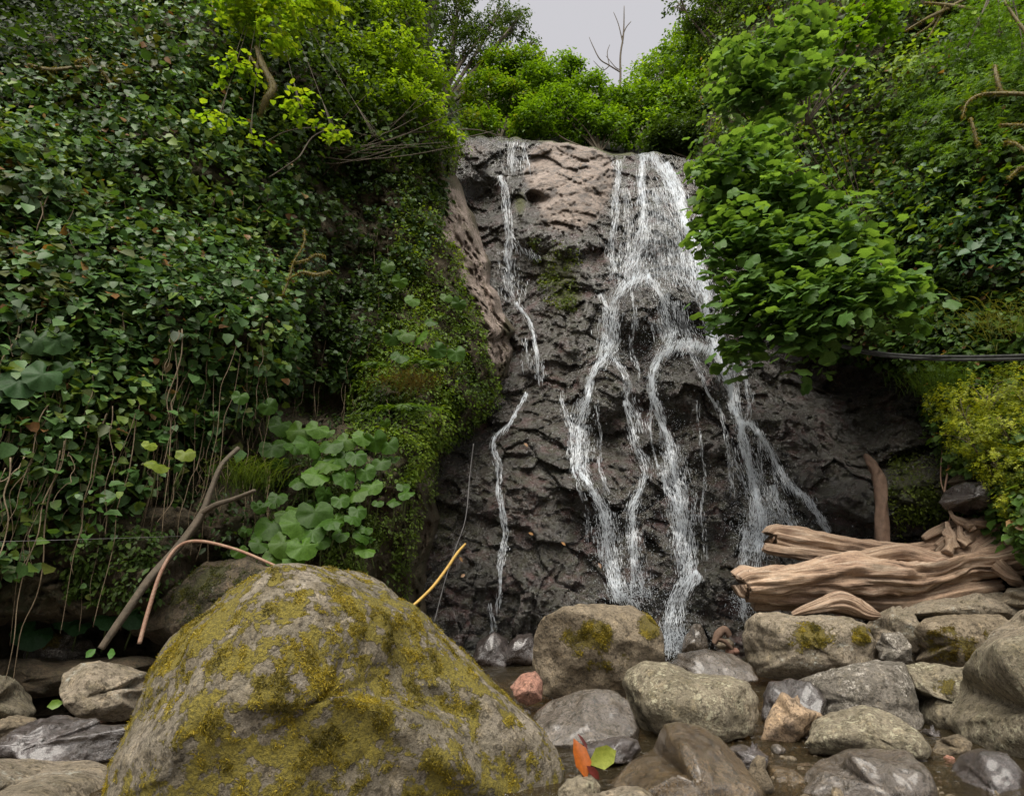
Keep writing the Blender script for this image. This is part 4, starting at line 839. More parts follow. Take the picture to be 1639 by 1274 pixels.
rock('boulder', [(1500, 805), (1512, 788), (1540, 775), (1575, 768), (1600, 785), (1596, 808), (1550, 824), (1515, 820)], 7.5, .35, ROCK_DARKWET, 'dark shiny rippled rock under the yellow green bush', 85, 5, 2.8, 6, m_none, wet=.8)
rock('stone', [(1515, 772), (1535, 756), (1560, 752), (1580, 764), (1560, 782), (1530, 786)], 7.7, .2, ROCK_BANK, 'small brown stone tucked under the yellow green bush', 87, 5, 2.4, 5, m_none, cat='stone')
PEB = ['brown pebble in the shallow gap right of the pale speckled boulder at left', 'pinkish pebble beside the creased grey brown boulder at left', 'grey pebble touching the left foot of the creased boulder',
       'wet grey pebble in front of the tan wedge shaped stone', 'tiny brown pebble right of the tan wedge shaped stone', 'pink pebble in front of the small round brown stone', 'grey pebble under the largest right hand boulder',
       'wet pebble at the right end of the pale domed boulder', 'brown pebble among the wood scraps at the foot of the fall', 'pink pebble at the right end of the low veined boulder', 'small grey pebble beside the stalk of the orange leaf', 'grey pebble below the salmon pink stone']
# pebbles lying in the stream bed
pr_ = np.random.default_rng(5)
V0, Fc = ico(3)
for a_, (u, v, s) in enumerate([(120, 1158, 9), (160, 1150, 8), (90, 1128, 10), (1245, 1200, 10), (1265, 1215, 8), (1520, 1215, 9), (1540, 1222, 8), (1475, 1218, 9), (1160, 1030, 14), (1172, 1042, 9), (875, 1232, 9), (840, 1140, 10)]):
    Yc = .95 / math.tan(max(math.atan((v - CV) / F) - PITCH, .02)) if v > 1100 else 8.0; C = at(u, v, Yc); sz = s * Yc / F
    P = V0 * np.array([1, .9, .6]) * sz; P = P + V0 * sz * (.25 * fbm(P / sz + a_ * 5, 1.2, 3, a_))[:, None]
    o = link('pebble', mesh('pebble', P, tris=Fc, attrs=dict(moss=P[:, 0] * 0, wet=P[:, 0] * 0 + .6)), [ROCK_BROWN, ROCK_PINK, ROCK_GREY, ROCK_WETGREY][a_ % 4]); o.location = C
    o['label'] = PEB[a_]; o['category'] = 'pebble'

# gravel and grit filling the gaps of the stream bed
gr = np.random.default_rng(71); NG = 3200
gp = np.stack([gr.uniform(-3.6, 3.8, NG), gr.uniform(3.0, 7.6, NG), np.zeros(NG)], -1)
gp[:, 2] = -.16 + .10 * fbm(gp, .9, 4, 101) + .05 * blocky(gp, (5, 5, 5), 103) + .02
gp = np.concatenate([gp, np.stack([gr.uniform(1.4, 2.9, 700), gr.uniform(3.3, 5.2, 700), gr.uniform(-.07, -.012, 700)], -1)]); NG = len(gp)
gv_, gf_ = ico(2); gs = gr.uniform(.008, .03, NG) * (1 + (gr.uniform(size=NG) < .1)); fl_ = gr.uniform(.4, 1, (NG, 1, 3)) ; W = gv_[None] * fl_ * gs[:, None, None]; W = W * (1 + .3 * vn(gv_[None] * 1.3 + gr.uniform(0, 90, (NG, 1, 1)), 3))[..., None] + gp[:, None]
T = (gf_[None] + (np.arange(NG) * len(gv_))[:, None, None]).reshape(-1, 3)
link('gravel', mesh('gravel', W.reshape(-1, 3), tris=T, attrs=dict(moss=np.zeros(NG * len(gv_)), wet=np.full(NG * len(gv_), .7))), ROCK_BROWN, kind='stuff')

# ------------------------------------------------------------------ driftwood
def px(pts, Y=None): 
    return np.array([at(p[0], p[1], p[2]) for p in pts])
def pr(pts): return np.array([p[3] * p[2] / F for p in pts])
lr = empty('driftwood_log', at(1450, 960, 7.6), 'bleached brown driftwood log of two split trunks with twisted roots at the right', 'driftwood log')
def logpart(name, pts, ns=40, per=18, rough=.35, seed=1):
    t = Tubes(); t.add(px(pts), pr(pts), ns, per, rough, seed); return t.make(name, WOOD, lr)
logpart('trunk', [(1191, 935, 7.3, 15), (1196, 934, 7.3, 23), (1240, 930, 7.3, 26), (1335, 922, 7.35, 27), (1400, 922, 7.4, 27), (1452, 926, 7.5, 26), (1500, 920, 7.5, 23), (1545, 905, 7.5, 21), (1590, 902, 7.4, 22), (1640, 892, 7.3, 26), (1700, 880, 7.2, 30)], 64, 22, .5, 3)
logpart('trunk', [(1238, 858, 7.9, 11), (1242, 858, 7.9, 17), (1290, 868, 7.9, 18), (1340, 876, 7.9, 17), (1400, 882, 7.9, 15), (1452, 883, 7.9, 14), (1500, 880, 7.9, 18), (1540, 868, 7.9, 20)], 56, 22, .45, 8)
logpart('split_branch', [(1222, 876, 7.8, 4), (1230, 878, 7.8, 8), (1280, 886, 7.8, 9), (1340, 893, 7.75, 9), (1390, 898, 7.6, 7)], 28, 16, .5, 12)
logpart('branch', [(1320, 906, 7.45, 6), (1380, 896, 7.45, 12), (1440, 886, 7.5, 14), (1490, 898, 7.5, 13), (1530, 904, 7.5, 14), (1580, 890, 7.5, 16), (1620, 860, 7.5, 18)], 44, 18, .4, 15)
logpart('branch', [(1240, 966, 7.5, 8), (1205, 962, 7.5, 12), (1260, 960, 7.5, 14), (1350, 962, 7.5, 14), (1440, 965, 7.5, 12), (1520, 950, 7.5, 12), (1600, 935, 7.5, 9)][1:], 36, 16, .4, 18)
for k, pts in enumerate([
    [(1500, 882, 7.8, 14), (1535, 862, 7.8, 18), (1580, 845, 7.8, 22), (1640, 838, 7.7, 26), (1700, 830, 7.6, 26)],
    [(1505, 890, 7.7, 10), (1530, 870, 7.6, 15), (1555, 852, 7.6, 16), (1590, 846, 7.6, 17), (1640, 856, 7.5, 18)],
    [(1478, 862, 7.8, 4), (1495, 852, 7.8, 7), (1520, 842, 7.8, 7), (1550, 838, 7.8, 9), (1600, 834, 7.8, 12)],
    [(1558, 838, 7.8, 4), (1575, 832, 7.8, 5), (1600, 822, 7.8, 5), (1617, 812, 7.8, 3)],
    [(1520, 898, 7.6, 9), (1560, 888, 7.5, 14), (1600, 862, 7.5, 16), (1625, 838, 7.5, 16), (1660, 815, 7.5, 14)],
    [(1597, 905, 7.3, 14), (1620, 925, 7.2, 11), (1632, 935, 7.2, 6), (1640, 945, 7.2, 3)],
    [(1590, 842, 7.5, 8), (1597, 860, 7.45, 8), (1600, 880, 7.45, 6)],
    [(1530, 890, 7.7, 14), (1560, 896, 7.7, 18), (1600, 890, 7.7, 22), (1650, 885, 7.6, 26)],
    [(1630, 830, 7.5, 12), (1645, 850, 7.4, 14), (1650, 880, 7.35, 14)],
    [(1560, 860, 7.6, 12), (1585, 872, 7.5, 13), (1612, 880, 7.45, 13)]]):
    logpart('root', pts, 32, 16, .5, 30 + k)
kr_ = np.random.default_rng(37)
for k in range(12):
    u0, v0 = kr_.uniform(1515, 1640), kr_.uniform(835, 895); an = kr_.uniform(-2.6, .6); p_ = []
    for j in range(5):
        p_.append((u0, v0, 7.42 + .03 * j, (8, 9, 7, 5, 2.5)[j] * kr_.uniform(.6, 1))); u0 += math.cos(an) * 15; v0 += math.sin(an) * 11; an += kr_.uniform(-.8, .8)
    logpart('root', p_, 20, 10, .5, 60 + k)
ch = Tubes(); pts = [(1268, 984, 7.05, 3), (1300, 974, 7.0, 9), (1340, 965, 7.0, 15), (1370, 974, 7.0, 14), (1395, 984, 6.95, 9), (1408, 984, 6.95, 3)]
ch.add(px(pts), pr(pts), 44, 18, .6, 51); o = ch.make('driftwood_chunk', WOOD); o['label'] = 'curled lump of driftwood lying on the long boulder under the big log'; o['category'] = 'driftwood'
def stick(name, label, cat, specs, mat, ns=12, per=8, rough=.1, seed=1, group=None, kind=None):
    t = Tubes()
    for s in specs: t.add(px(s), pr(s), ns, per, rough, seed)
    o = t.make(name, mat); 
    if label: o['label'] = label; o['category'] = cat
    if group: o['group'] = group
    return o
stick('tree_stump', 'slim upright brown dead stem standing behind the log', 'stump', [[(1386, 728, 8.3, 4), (1395, 742, 8.2, 8), (1405, 762, 8.15, 9), (1410, 800, 8.1, 9), (1411, 840, 8.1, 10), (1413, 880, 8.1, 11)]], STUMPM, 20, 10, .35, 61)
stick('stick', 'long dark forked stick leaning against the left bank', 'stick', [[(162, 1038, 5.0, 5), (195, 990, 5.05, 6), (240, 925, 5.15, 6.5), (285, 875, 5.3, 6.5), (322, 825, 5.4, 6), (338, 785, 5.45, 4.5), (355, 745, 5.5, 4), (382, 717, 5.6, 3.5)], [(322, 822, 5.4, 4), (345, 808, 5.35, 4), (375, 798, 5.3, 3), (408, 785, 5.2, 2.5)]], STICK, 14, 8, .2, 65)
stick('cane', 'bent reddish cane arching from behind the huge boulder', 'cane', [[(223, 1030, 4.6, 3.2), (238, 975, 4.65, 3.2), (258, 915, 4.7, 3), (285, 875, 4.75, 2.7), (320, 866, 4.7, 2.5), (380, 880, 4.5, 2.2), (440, 905, 4.3, 2)]], CANE, 10, 8, .05, 67)
stick('stick', 'thin yellow stick poking up behind the huge boulder', 'stick', [[(655, 975, 5.0, 2.6), (690, 942, 5.1, 2.6), (715, 910, 5.2, 2.4), (732, 885, 5.25, 2.2), (745, 870, 5.3, 1.5)]], YSTICK, 8, 8, .1, 69)
stick('wire', 'thin slack wire hanging down the rock left of the trickle', 'wire', [[(758, 710, 9.2, .7), (752, 760, 9.2, .7), (745, 830, 9.0, .7), (728, 880, 8.9, .7), (712, 930, 8.8, .7), (695, 995, 8.6, .7)]], ROPE, 6, 8, 0, 71)
stick('rope', 'taut grey rope slanting across the top of the main cascade', 'rope', [[(1030, 265, 12.3, .9), (1080, 355, 11.9, .9), (1130, 420, 11.3, .9), (1165, 470, 11.0, .9)]], ROPE, 6, 6, 0, 73)
stick('thread', 'fine thread stretched above the left bank', 'thread', [[(-60, 868, 4.3, .2), (100, 864, 4.3, .2), (290, 858, 4.9, .2)]], ROPE, 5, 4, 0, 75)
stick('cable', 'upper of the two black cables sagging from the leaves to the right edge', 'cable', [[(1280, 530, 8.4, 2), (1325, 546, 8.0, 2.1), (1380, 560, 7.4, 2.3), (1440, 568, 6.8, 2.4), (1530, 571, 6.1, 2.6), (1640, 569, 5.4, 3), (1800, 560, 4.4, 4)]], CABLE, 10, 8, 0, 77)
stick('cable', 'lower of the two black cables sagging from the leaves to the right edge', 'cable', [[(1290, 538, 8.4, 2), (1335, 551, 8.0, 2.2), (1390, 566, 7.4, 2.4), (1450, 573, 6.8, 2.5), (1530, 576, 6.1, 2.7), (1640, 574.5, 5.4, 3), (1800, 566, 4.4, 4)]], CABLE, 10, 8, 0, 79)
stick('twig', 'reddish root strand dangling over the rocks right of the stem', 'root', [[(1513, 715, 8.0, 1.5), (1518, 745, 7.9, 1.5), (1512, 790, 7.8, 1.5), (1524, 810, 7.7, 1.2), (1515, 850, 7.7, 1)], [(1508, 720, 8.0, 1), (1506, 770, 7.9, 1), (1518, 800, 7.8, 1)]], CANE, 7, 8, .1, 81)
# dead wood litter by the long boulder
stick('wood_scrap', 'curled scrap of dead wood beside the foot of the fall', 'wood scrap', [[(1143, 1030, 7.6, 3), (1150, 1015, 7.6, 6), (1160, 1008, 7.6, 5), (1168, 1018, 7.6, 4)], [(1145, 1022, 7.6, 3), (1160, 1026, 7.6, 4), (1172, 1038, 7.6, 3)]], STUMPM, 12, 8, .4, 83)

# ------------------------------------------------------------------ bare tree and undergrowth behind the lip
bt = empty('bare_tree', at(995, 190, 19), 'leafless dead sapling standing against the grey sky', 'bare tree')
t = Tubes()
for s in [[(990, 190, 19, 2.6), (993, 130, 19, 2.2), (993, 90, 19, 2), (998, 55, 19, 1.6), (999, 10, 19, .7)], [(996, 60, 19, 1.2), (1002, 45, 19, 1), (1010, 35, 19, .6)], [(997, 70, 19, 1.2), (990, 40, 19, .9), (982, 20, 19, .5)]]: t.add(px(s), pr(s), 7, 6, .1, 1)
t.make('trunk', BARK, bt); t = Tubes()
for s in [[(993, 116, 19, 1.6), (975, 105, 19, 1.3), (960, 95, 19, 1.2), (948, 72, 19, .8), (943, 60, 19, .4)], [(975, 106, 19, 1), (965, 112, 19, .8), (950, 98, 19, .5)], [(975, 104, 19, .8), (972, 85, 19, .8), (976, 72, 19, .4)], [(993, 112, 19, 1), (985, 108, 19, .8), (970, 90, 19, .5)]]: t.add(px(s), pr(s), 6, 6, .1, 2)
t.make('branch', BARK, bt)

def bush(name, label, cat, base, blobs, n, size, pal, tmpl, seed, mat=LEAF, limbs=True, shell=.55, trunk_r=.04, parts=0, key=None, group=None, gap=-.25, up=.9, bark=BARK, cl=9, lname='crown', flat=.75, out=.35, layers=0):
    r = np.random.default_rng(seed); B = np.array([[*at(b[0], b[1], b[2]), b[3] * b[2] / F] for b in blobs]); base = np.asarray(base); B0 = B
    if layers:                                        # every limb carries several flat sprays
        nb_ = []
        for b in B:
            for _ in range(layers):
                o_ = unit(r.normal(size=3)) * b[3] * r.uniform(.25, .8); nb_.append([*(b[:3] + o_ * np.array([1, 1, .9])), b[3] * r.uniform(.35, .6)])
        B = np.array(nb_)
    root = empty(name, base, label, cat, group); wv = B[:, 3] ** 2; wv = wv / wv.sum(); nc = n // cl
    bi = r.choice(len(B), nc, p=wv); d = unit(r.normal(size=(nc, 3))); rad = (shell + (1.08 - shell) * r.uniform(size=nc) ** .7)
    C = B[bi, :3] + d * (B[bi, 3] * rad)[:, None] * np.array([1, .9, flat])
    C = C + .25 * B[bi, 3][:, None] * np.stack([fbm(C, 1.6, 2, seed), fbm(C, 1.6, 2, seed + 1), fbm(C, 1.6, 2, seed + 2)], -1)
    kp = (fbm(C, 1.4 / max(B[:, 3].mean(), .3), 3, seed + 5) > gap); C = C[kp]; d = d[kp]; bi = bi[kp]
    # leaves along short twigs
    tw = unit(d * .8 + np.array([0, 0, .15]) + r.normal(size=C.shape) * .45); Lt = size * r.uniform(1.5, 3.5, len(C))
    s_ = (np.arange(cl) + .5) / cl
    P = C[:, None] + tw[:, None] * (Lt[:, None] * s_[None])[..., None] + r.normal(size=(len(C), cl, 3)) * size * .45
    sd_ = unit(r.normal(size=P.shape) * .8 + tw[:, None] * .7 + np.array([0, 0, -.15])); nn = unit(np.array([0, 0, up]) + d[:, None] * out + r.normal(size=P.shape) * .35 + unit(CAM - P) * .15)
    P = P.reshape(-1, 3); sd_ = sd_.reshape(-1, 3); nn = nn.reshape(-1, 3); sz = size * r.uniform(.55, 1.3, len(P)); cc = palette(len(P), pal, r, P, 1.6 / max(B[:, 3].mean(), .3))
    idx = np.arange(len(P))
    if parts:
        u, v = proj(P); fr = (u > 0) & (u < 1639) & (v > 0) & (v < 1274); od = np.argsort(-(sz / P[:, 1]) * fr * (1 + .6 * r.uniform(size=len(P))) * (1 + .35 * (nn * unit(CAM - P)).sum(1)))[:parts]
        leafparts(root, P[od], nn[od], sd_[od], sz[od], pal, tmpl, mat, key); idx = np.setdiff1d(idx, od)
    leafcloud(lname, P[idx], nn[idx], sd_[idx], sz[idx], cc[idx], tmpl, mat, root, kind='stuff')
    if limbs:
        t = Tubes()
        for b in B0:
            mid = (base + b[:3]) / 2 + r.normal(size=3) * .12 * b[3] + np.array([0, 0, -.1 * b[3]]); t.add([base, mid, b[:3]], [trunk_r, trunk_r * .7, trunk_r * .35], 7, 6, .2, seed)
            for _ in range(7):
                e = b[:3] + unit(r.normal(size=3) + np.array([0, 0, .2])) * b[3] * r.uniform(.6, 1.0) * np.array([1, .9, flat]); m = (b[:3] + e) / 2 + r.normal(size=3) * .08 * b[3]
                st = b[:3] * .7 + mid * .3; t.add([st, m, e], [trunk_r * .32, trunk_r * .22, trunk_r * .1], 5, 3, .1, seed)
        t.make('branches', bark, root)
    return root

# growth behind the lip
bush('tree', 'bright green leafy tree rising right behind the top of the main cascade', 'tree', at(1110, 235, 16.5), [(1020, 165, 16.5, 34), (1050, 120, 17, 40), (1090, 95, 17.5, 44), (1075, 165, 16, 42), (1120, 150, 16, 40), (1010, 205, 16.5, 24), (1050, 205, 16, 30), (1135, 110, 16.5, 36), (1100, 60, 18, 26)], 24000, .13, G_BRIGHT, T_OVAL, 501, up=.7, trunk_r=.05, layers=0, gap=-.4)
bush('tree', 'dark leaved thicket beside the top right corner of the fall', 'tree', at(1110, 255, 15.2), [(1090, 215, 15.4, 34), (1125, 220, 15, 32), (1140, 180, 15, 30), (1060, 228, 15.6, 18)], 14000, .12, G_DARK, T_OVAL, 503, gap=-.5)
bush('tree', 'fresh green tree with arching branches behind the middle of the lip', 'tree', at(960, 245, 16), [(870, 130, 17, 34), (905, 120, 17.5, 34), (940, 150, 17, 40), (900, 175, 16.5, 40), (860, 190, 16, 34), (955, 195, 16.2, 30), (985, 165, 16.8, 32), (985, 205, 16, 26), (925, 210, 16.5, 24)], 26000, .12, G_BRIGHT[:3], T_OVAL, 505, gap=-.35, trunk_r=.04, layers=0)
bush('tree', 'yellowish green tree behind the left end of the lip', 'tree', at(800, 225, 16.5), [(800, 110, 18, 36), (840, 105, 18, 34), (775, 150, 17, 40), (820, 165, 17, 38), (770, 200, 16, 30), (840, 205, 16.3, 24)], 22000, .12, G_BRIGHT[:3] + [(.2, .25, .03)], T_OVAL, 507, gap=-.35)
bush('tree', 'tall thin crowned tree with small leaves left of the sky gap', 'tree', at(700, 180, 17), [(680, 20, 18, 46), (730, 30, 18, 46), (780, 50, 18.5, 36), (820, 45, 19, 26), (745, 80, 18, 44), (690, 90, 17, 44), (650, -30, 18, 60), (850, 70, 19, 14), (800, 20, 19, 22), (740, -20, 18, 40), (835, 25, 19, 12)], 26000, .10, G_DARK[1:] + [(.07, .11, .03)], T_OVAL, 509, gap=-.25, trunk_r=.09)
bush('tree', 'dark tree overhanging the sky gap from the right', 'tree', at(1200, 150, 15), [(1085, 5, 16, 26), (1115, 30, 16, 30), (1150, 15, 15.5, 44), (1200, 30, 15, 56), (1140, -40, 16, 50), (1250, 10, 14, 56), (1180, 80, 15, 46), (1220, -60, 15, 70), (1140, 75, 15.5, 24)], 24000, .10, G_DARK + [(.07, .12, .02)], T_OVAL, 511, trunk_r=.07)
# ------------------------------------------------------------------ left side growth
SHRUB = bush('shrub', 'large bright green broadleaf shrub leaning out above the dark hollow', 'shrub', at(560, 260, 9.2), [(430, 90, 8.6, 70), (500, 70, 9, 74), (560, 110, 8.8, 76), (620, 90, 9.2, 66), (480, 150, 8.5, 56), (560, 175, 8.7, 56), (640, 160, 9, 56), (690, 130, 9.6, 50), (680, 190, 9.2, 40), (410, 30, 8.6, 60), (560, 30, 9.5, 70), (640, 40, 10, 60), (720, 215, 9.4, 26)], 34000, .09, [(.08, .15, .012), (.14, .25, .018), (.22, .36, .02), (.30, .45, .03)], T_OVAL, 521, gap=-.2, trunk_r=.03, flat=.5, up=1, layers=5)
bush('tree_branch', 'sunlit lime green leaf spray hanging in at the top left of centre', 'branch', at(430, -60, 7.0), [(400, 5, 6.6, 40), (450, 20, 6.6, 44), (500, 5, 6.8, 40), (440, 60, 6.5, 26), (380, 40, 6.6, 24), (370, 110, 6.4, 15), (395, 120, 6.4, 13), (350, 190, 6.3, 17), (400, 215, 6.3, 14), (480, 172, 6.4, 17), (535, 212, 6.5, 15), (600, 216, 6.6, 14), (370, 0, 6.6, 40)], 2600, .075, G_BRIGHT[2:] + [(.30, .40, .03)], T_IVY, 523, gap=-.5, trunk_r=.005, limbs=True, flat=.4, up=1.2, parts=120, key='lime')
IVY = [(-160, 130), (0, 110), (80, 95), (140, 70), (200, 20), (260, -20), (350, -10), (400, 70), (430, 150), (455, 230), (470, 330), (460, 450), (450, 560), (420, 640), (360, 700), (300, 760), (200, 820), (100, 880), (0, 930), (-160, 960)]
cover('ivy_curtain', 'thick curtain of dark glossy heart shaped ivy leaves covering the left bank', 'ivy', lb, IVY, 46000, .07, G_IVY, T_IVY, LEAFG, 531, .5, 300, 'ivy', gap=-.38, deadf=.02, dens=lambda u, v: np.clip(1.1 - .98 * sstep(500, 790, v), 0, 1) * (1 - .3 * sstep(430, 480, u)))
cover('ivy_strands', 'sparse dark ivy trailing over the shaded hollow under the shrub', 'ivy', lb, [(440, 220), (700, 220), (715, 330), (670, 440), (600, 540), (520, 620), (440, 640)], 9000, .06, G_DARK + [(.05, .10, .05)], T_IVY, LEAFG, 533, .30, 60, 'ivyd', gap=.0, gsc=3.5)
cover('undergrowth', 'undergrowth with shade painted into its leaves on the slope in the top left corner', 'undergrowth', lb, [(-160, -140), (330, -140), (330, 10), (240, 20), (140, 90), (0, 120), (-160, 140)], 15000, .10, [(.010, .022, .006), (.022, .045, .010), (.04, .08, .015)], T_OVAL, LEAF, 535, .5, gap=-.5)  # leaf colours darkened to stand in for shade in this corner
cover('undergrowth', 'dense green leaves covering the upper left slope behind the shrub', 'undergrowth', lb, [(330, -140), (720, -140), (735, 240), (690, 260), (420, 240), (330, 0)], 16000, .10, G_DARK[1:] + [(.07, .12, .025)], T_OVAL, LEAF, 537, .6, gap=-.6)
cover('hanging_foliage', 'fresh green leaves and moss clothing the rib left of the trickle', 'foliage', lb, [(600, 230), (740, 240), (705, 300), (705, 370), (735, 410), (745, 470), (768, 520), (775, 560), (800, 640), (745, 700), (690, 720), (640, 780), (560, 700), (560, 560), (620, 420), (640, 330)], 24000, .045, [(.05, .09, .012), (.09, .15, .016), (.14, .23, .02), (.22, .30, .03)], T_OVAL, LEAF, 539, .22, gap=-.3)
cover('hanging_foliage', 'pale green moss and tiny leaves running down behind the huge boulder', 'foliage', lb, [(560, 690), (740, 700), (720, 740), (660, 850), (650, 950), (580, 930), (520, 900), (500, 720)], 9000, .032, [(.07, .11, .018), (.12, .18, .03), (.19, .27, .05)], T_OVAL, LEAF, 541, .14, gap=.0)
cover('ground_cover', 'scattered small leaves on the brown soil of the left bank', 'ground cover', lb, [(100, 560), (460, 560), (640, 560), (640, 700), (450, 980), (100, 960)], 9000, .045, G_DARK + [(.07, .11, .02)], T_OVAL, LEAF, 543, .12, gap=.05)
# vine stems hanging out of the ivy
vr = np.random.default_rng(601); vines = empty('hanging_vines', lb.samp(lb.P, 250, 980), 'many pale bare vine stems hanging down below the ivy', 'vines')
t_all = []
for k in range(230):
    u0 = vr.uniform(-20, 440); v0 = vr.uniform(300, 760); a = lb.samp(lb.P, u0, v0) ; nrm = unit(lb.samp(lb.N, u0, v0)); tc = unit(CAM - a)
    ln = vr.uniform(.35, 1.9); pts = []; x = a + tc * .45 ; dr = vr.normal(size=3) * .05
    for j in range(9):
        pts.append(x.copy()); x = x + np.array([dr[0], -abs(dr[1]) * .5, -1.0]) * ln / 8 + vr.normal(size=3) * .026
    t = Tubes(); t.add(np.array(pts), np.linspace(.0045, .0018, 9) * vr.uniform(.5, 1.5), 5, 3, 0, k)
    t.make('vine', BARK_PALE, vines)
lp = []; 
# leaves strung along a few of the vines
pp_, nn_, tt_ = [], [], []
for o in list(vines.children)[:60]:
    co = np.array([v.co[:] for v in o.data.vertices]) + np.array(vines.location)
    for j in range(4):
        c = co[vr.integers(0, len(co))]; pp_.append(c + vr.normal(size=3) * .015)
pp_ = np.array(pp_); nn_, tt_ = hang(unit(CAM - pp_), vr); leafparts(vines, pp_, nn_, tt_, .055 * vr.uniform(.6, 1.2, len(pp_)), G_IVY[1:], T_IVY, LEAFG, 'ivy')
rr_ = Tubes()
for k in range(46):
    u0 = vr.uniform(560, 690) if k % 2 else vr.uniform(470, 600); v0 = vr.uniform(330, 640); a = lb.samp(lb.P, u0, v0) + unit(CAM - lb.samp(lb.P, u0, v0)) * .2
    x = a.copy(); pts = []
    for j in range(6): pts.append(x.copy()); x = x + np.array([0, 0, -1.0]) * vr.uniform(.06, .2) + vr.normal(size=3) * .025
    rr_.add(np.array(pts), .004, 4, 2, 0, k)
o = rr_.make('hanging_roots', BARK_PALE); o['label'] = 'brown hair thin roots dangling in the dark hollow'; o['category'] = 'roots'

# butterbur
def plant_leaves(name, label, cat, items, base, key, pal=G_BUTTER, tilt=.5, seed=1, stalk=True):
    r = np.random.default_rng(seed); root = empty(name, base, label, cat); ps, ns_, ts_, sz = [], [], [], []
    t = Tubes()
    for (u, v, Y, d) in items:
        s_ = d * Y / F * 1.15; c = at(u, v, Y); tc = unit(CAM - c); n = unit(tc * .75 + np.array([0, 0, tilt]) + r.normal(size=3) * .22); tp = unit(np.array([r.normal() * .5, 0, -1]))
        _, tt2, _ = frames(n, tp); ps.append(c - tt2 * s_ * .5); ns_.append(n); ts_.append(tp); sz.append(s_)
        if stalk: t.add([c, c - tc * .12 + np.array([0, 0, -.1]), c - tc * .3 + np.array([r.normal() * .03, 0, -.28])], [.005, .006, .007], 6, 4, 0, 1)
    leafparts(root, np.array(ps), np.array(ns_), np.array(ts_), np.array(sz), pal, T_ROUND, LEAF, key)
    if stalk: t.make('stalks', BARK_STALK, root, kind='stuff')
    return root
BARK_STALK = bark_mat('leaf_stalk', (.10, .14, .04), (.16, .2, .07), rough=.5)
BB = [(450, 680, 6.3, 34), (480, 690, 6.3, 38), (508, 686, 6.3, 30), (437, 715, 6.2, 36), (470, 715, 6.2, 30), (495, 712, 6.15, 42), (530, 712, 6.2, 32), (555, 705, 6.3, 30), (580, 700, 6.3, 26), (540, 735, 6.2, 34), (570, 730, 6.2, 32), (600, 705, 6.3, 34), (622, 712, 6.3, 28), (525, 742, 6.1, 38), (505, 760, 6.0, 36), (478, 772, 6.0, 26), (552, 765, 6.1, 38), (585, 755, 6.2, 28), (610, 740, 6.3, 26), (570, 790, 6.1, 32), (595, 778, 6.2, 28), (445, 795, 5.9, 24), (520, 790, 6.0, 30), (545, 800, 6.0, 26),
      (435, 840, 5.7, 46), (462, 822, 5.75, 36), (478, 838, 5.7, 44), (505, 820, 5.75, 46), (530, 835, 5.7, 34), (500, 850, 5.7, 36), (415, 870, 5.6, 26), (455, 870, 5.6, 40), (485, 875, 5.6, 38), (515, 865, 5.7, 24), (565, 830, 5.9, 26), (545, 855, 5.8, 24), (580, 860, 5.9, 22), (440, 890, 5.6, 30), (470, 895, 5.6, 28)]
br_ = np.random.default_rng(91)
for _ in range(46):
    t_ = br_.uniform(); BB.append((br_.uniform(425, 650) - 60 * t_ * (t_ > .6), 670 + 225 * t_, 6.35 - .65 * t_ + br_.uniform(.05, .25), br_.uniform(13, 27)))
plant_leaves('butterbur', 'clump of big round green butterbur leaves above the huge boulder', 'plant', BB, at(500, 900, 6.2), 'bb', seed=3)
plant_leaves('butterbur', 'large pale round leaves among the ivy at the left edge', 'plant', [(28, 550, 4.7, 36), (62, 545, 4.7, 46), (90, 548, 4.75, 38), (10, 580, 4.7, 40), (30, 610, 4.6, 56), (68, 600, 4.65, 50), (5, 625, 4.6, 40), (100, 590, 4.8, 30)], at(50, 660, 5), 'bb2', [(.035, .09, .028), (.055, .12, .035)], seed=5)
plant_leaves('butterbur', 'dark round leaves drooping over the rusty moss capped boulder', 'plant', [(52, 1012, 5.4, 44), (125, 1000, 5.5, 30), (172, 990, 5.5, 30), (215, 985, 5.5, 34), (100, 990, 5.6, 28)], at(100, 1040, 5.9), 'bb3', [(.035, .10, .035), (.05, .13, .045)], seed=7)
plant_leaves('butterbur', 'small group of mid green round leaves high on the rib left of the trickle', 'plant', [(628, 540, 7.3, 26), (650, 535, 7.3, 28), (672, 540, 7.3, 26), (640, 570, 7.2, 26), (700, 560, 7.4, 28), (730, 565, 7.6, 28), (735, 485, 8.2, 22), (715, 475, 8.2, 20), (660, 480, 7.8, 22), (690, 515, 7.7, 20), (465, 560, 6.3, 26), (385, 635, 5.6, 24), (430, 650, 5.9, 26), (620, 425, 8, 22), (640, 450, 8, 22)], at(660, 620, 8), 'bb4', G_BUTTER, seed=9)
plant_leaves('leaf_sprig', 'pair of yellow green round leaves below the ivy over the brown soil', 'plant', [(252, 744, 4.9, 30), (297, 726, 5.0, 26), (240, 712, 5.0, 18)], at(260, 770, 5.1), 'bb5', [(.16, .22, .02), (.2, .26, .03)], seed=11)
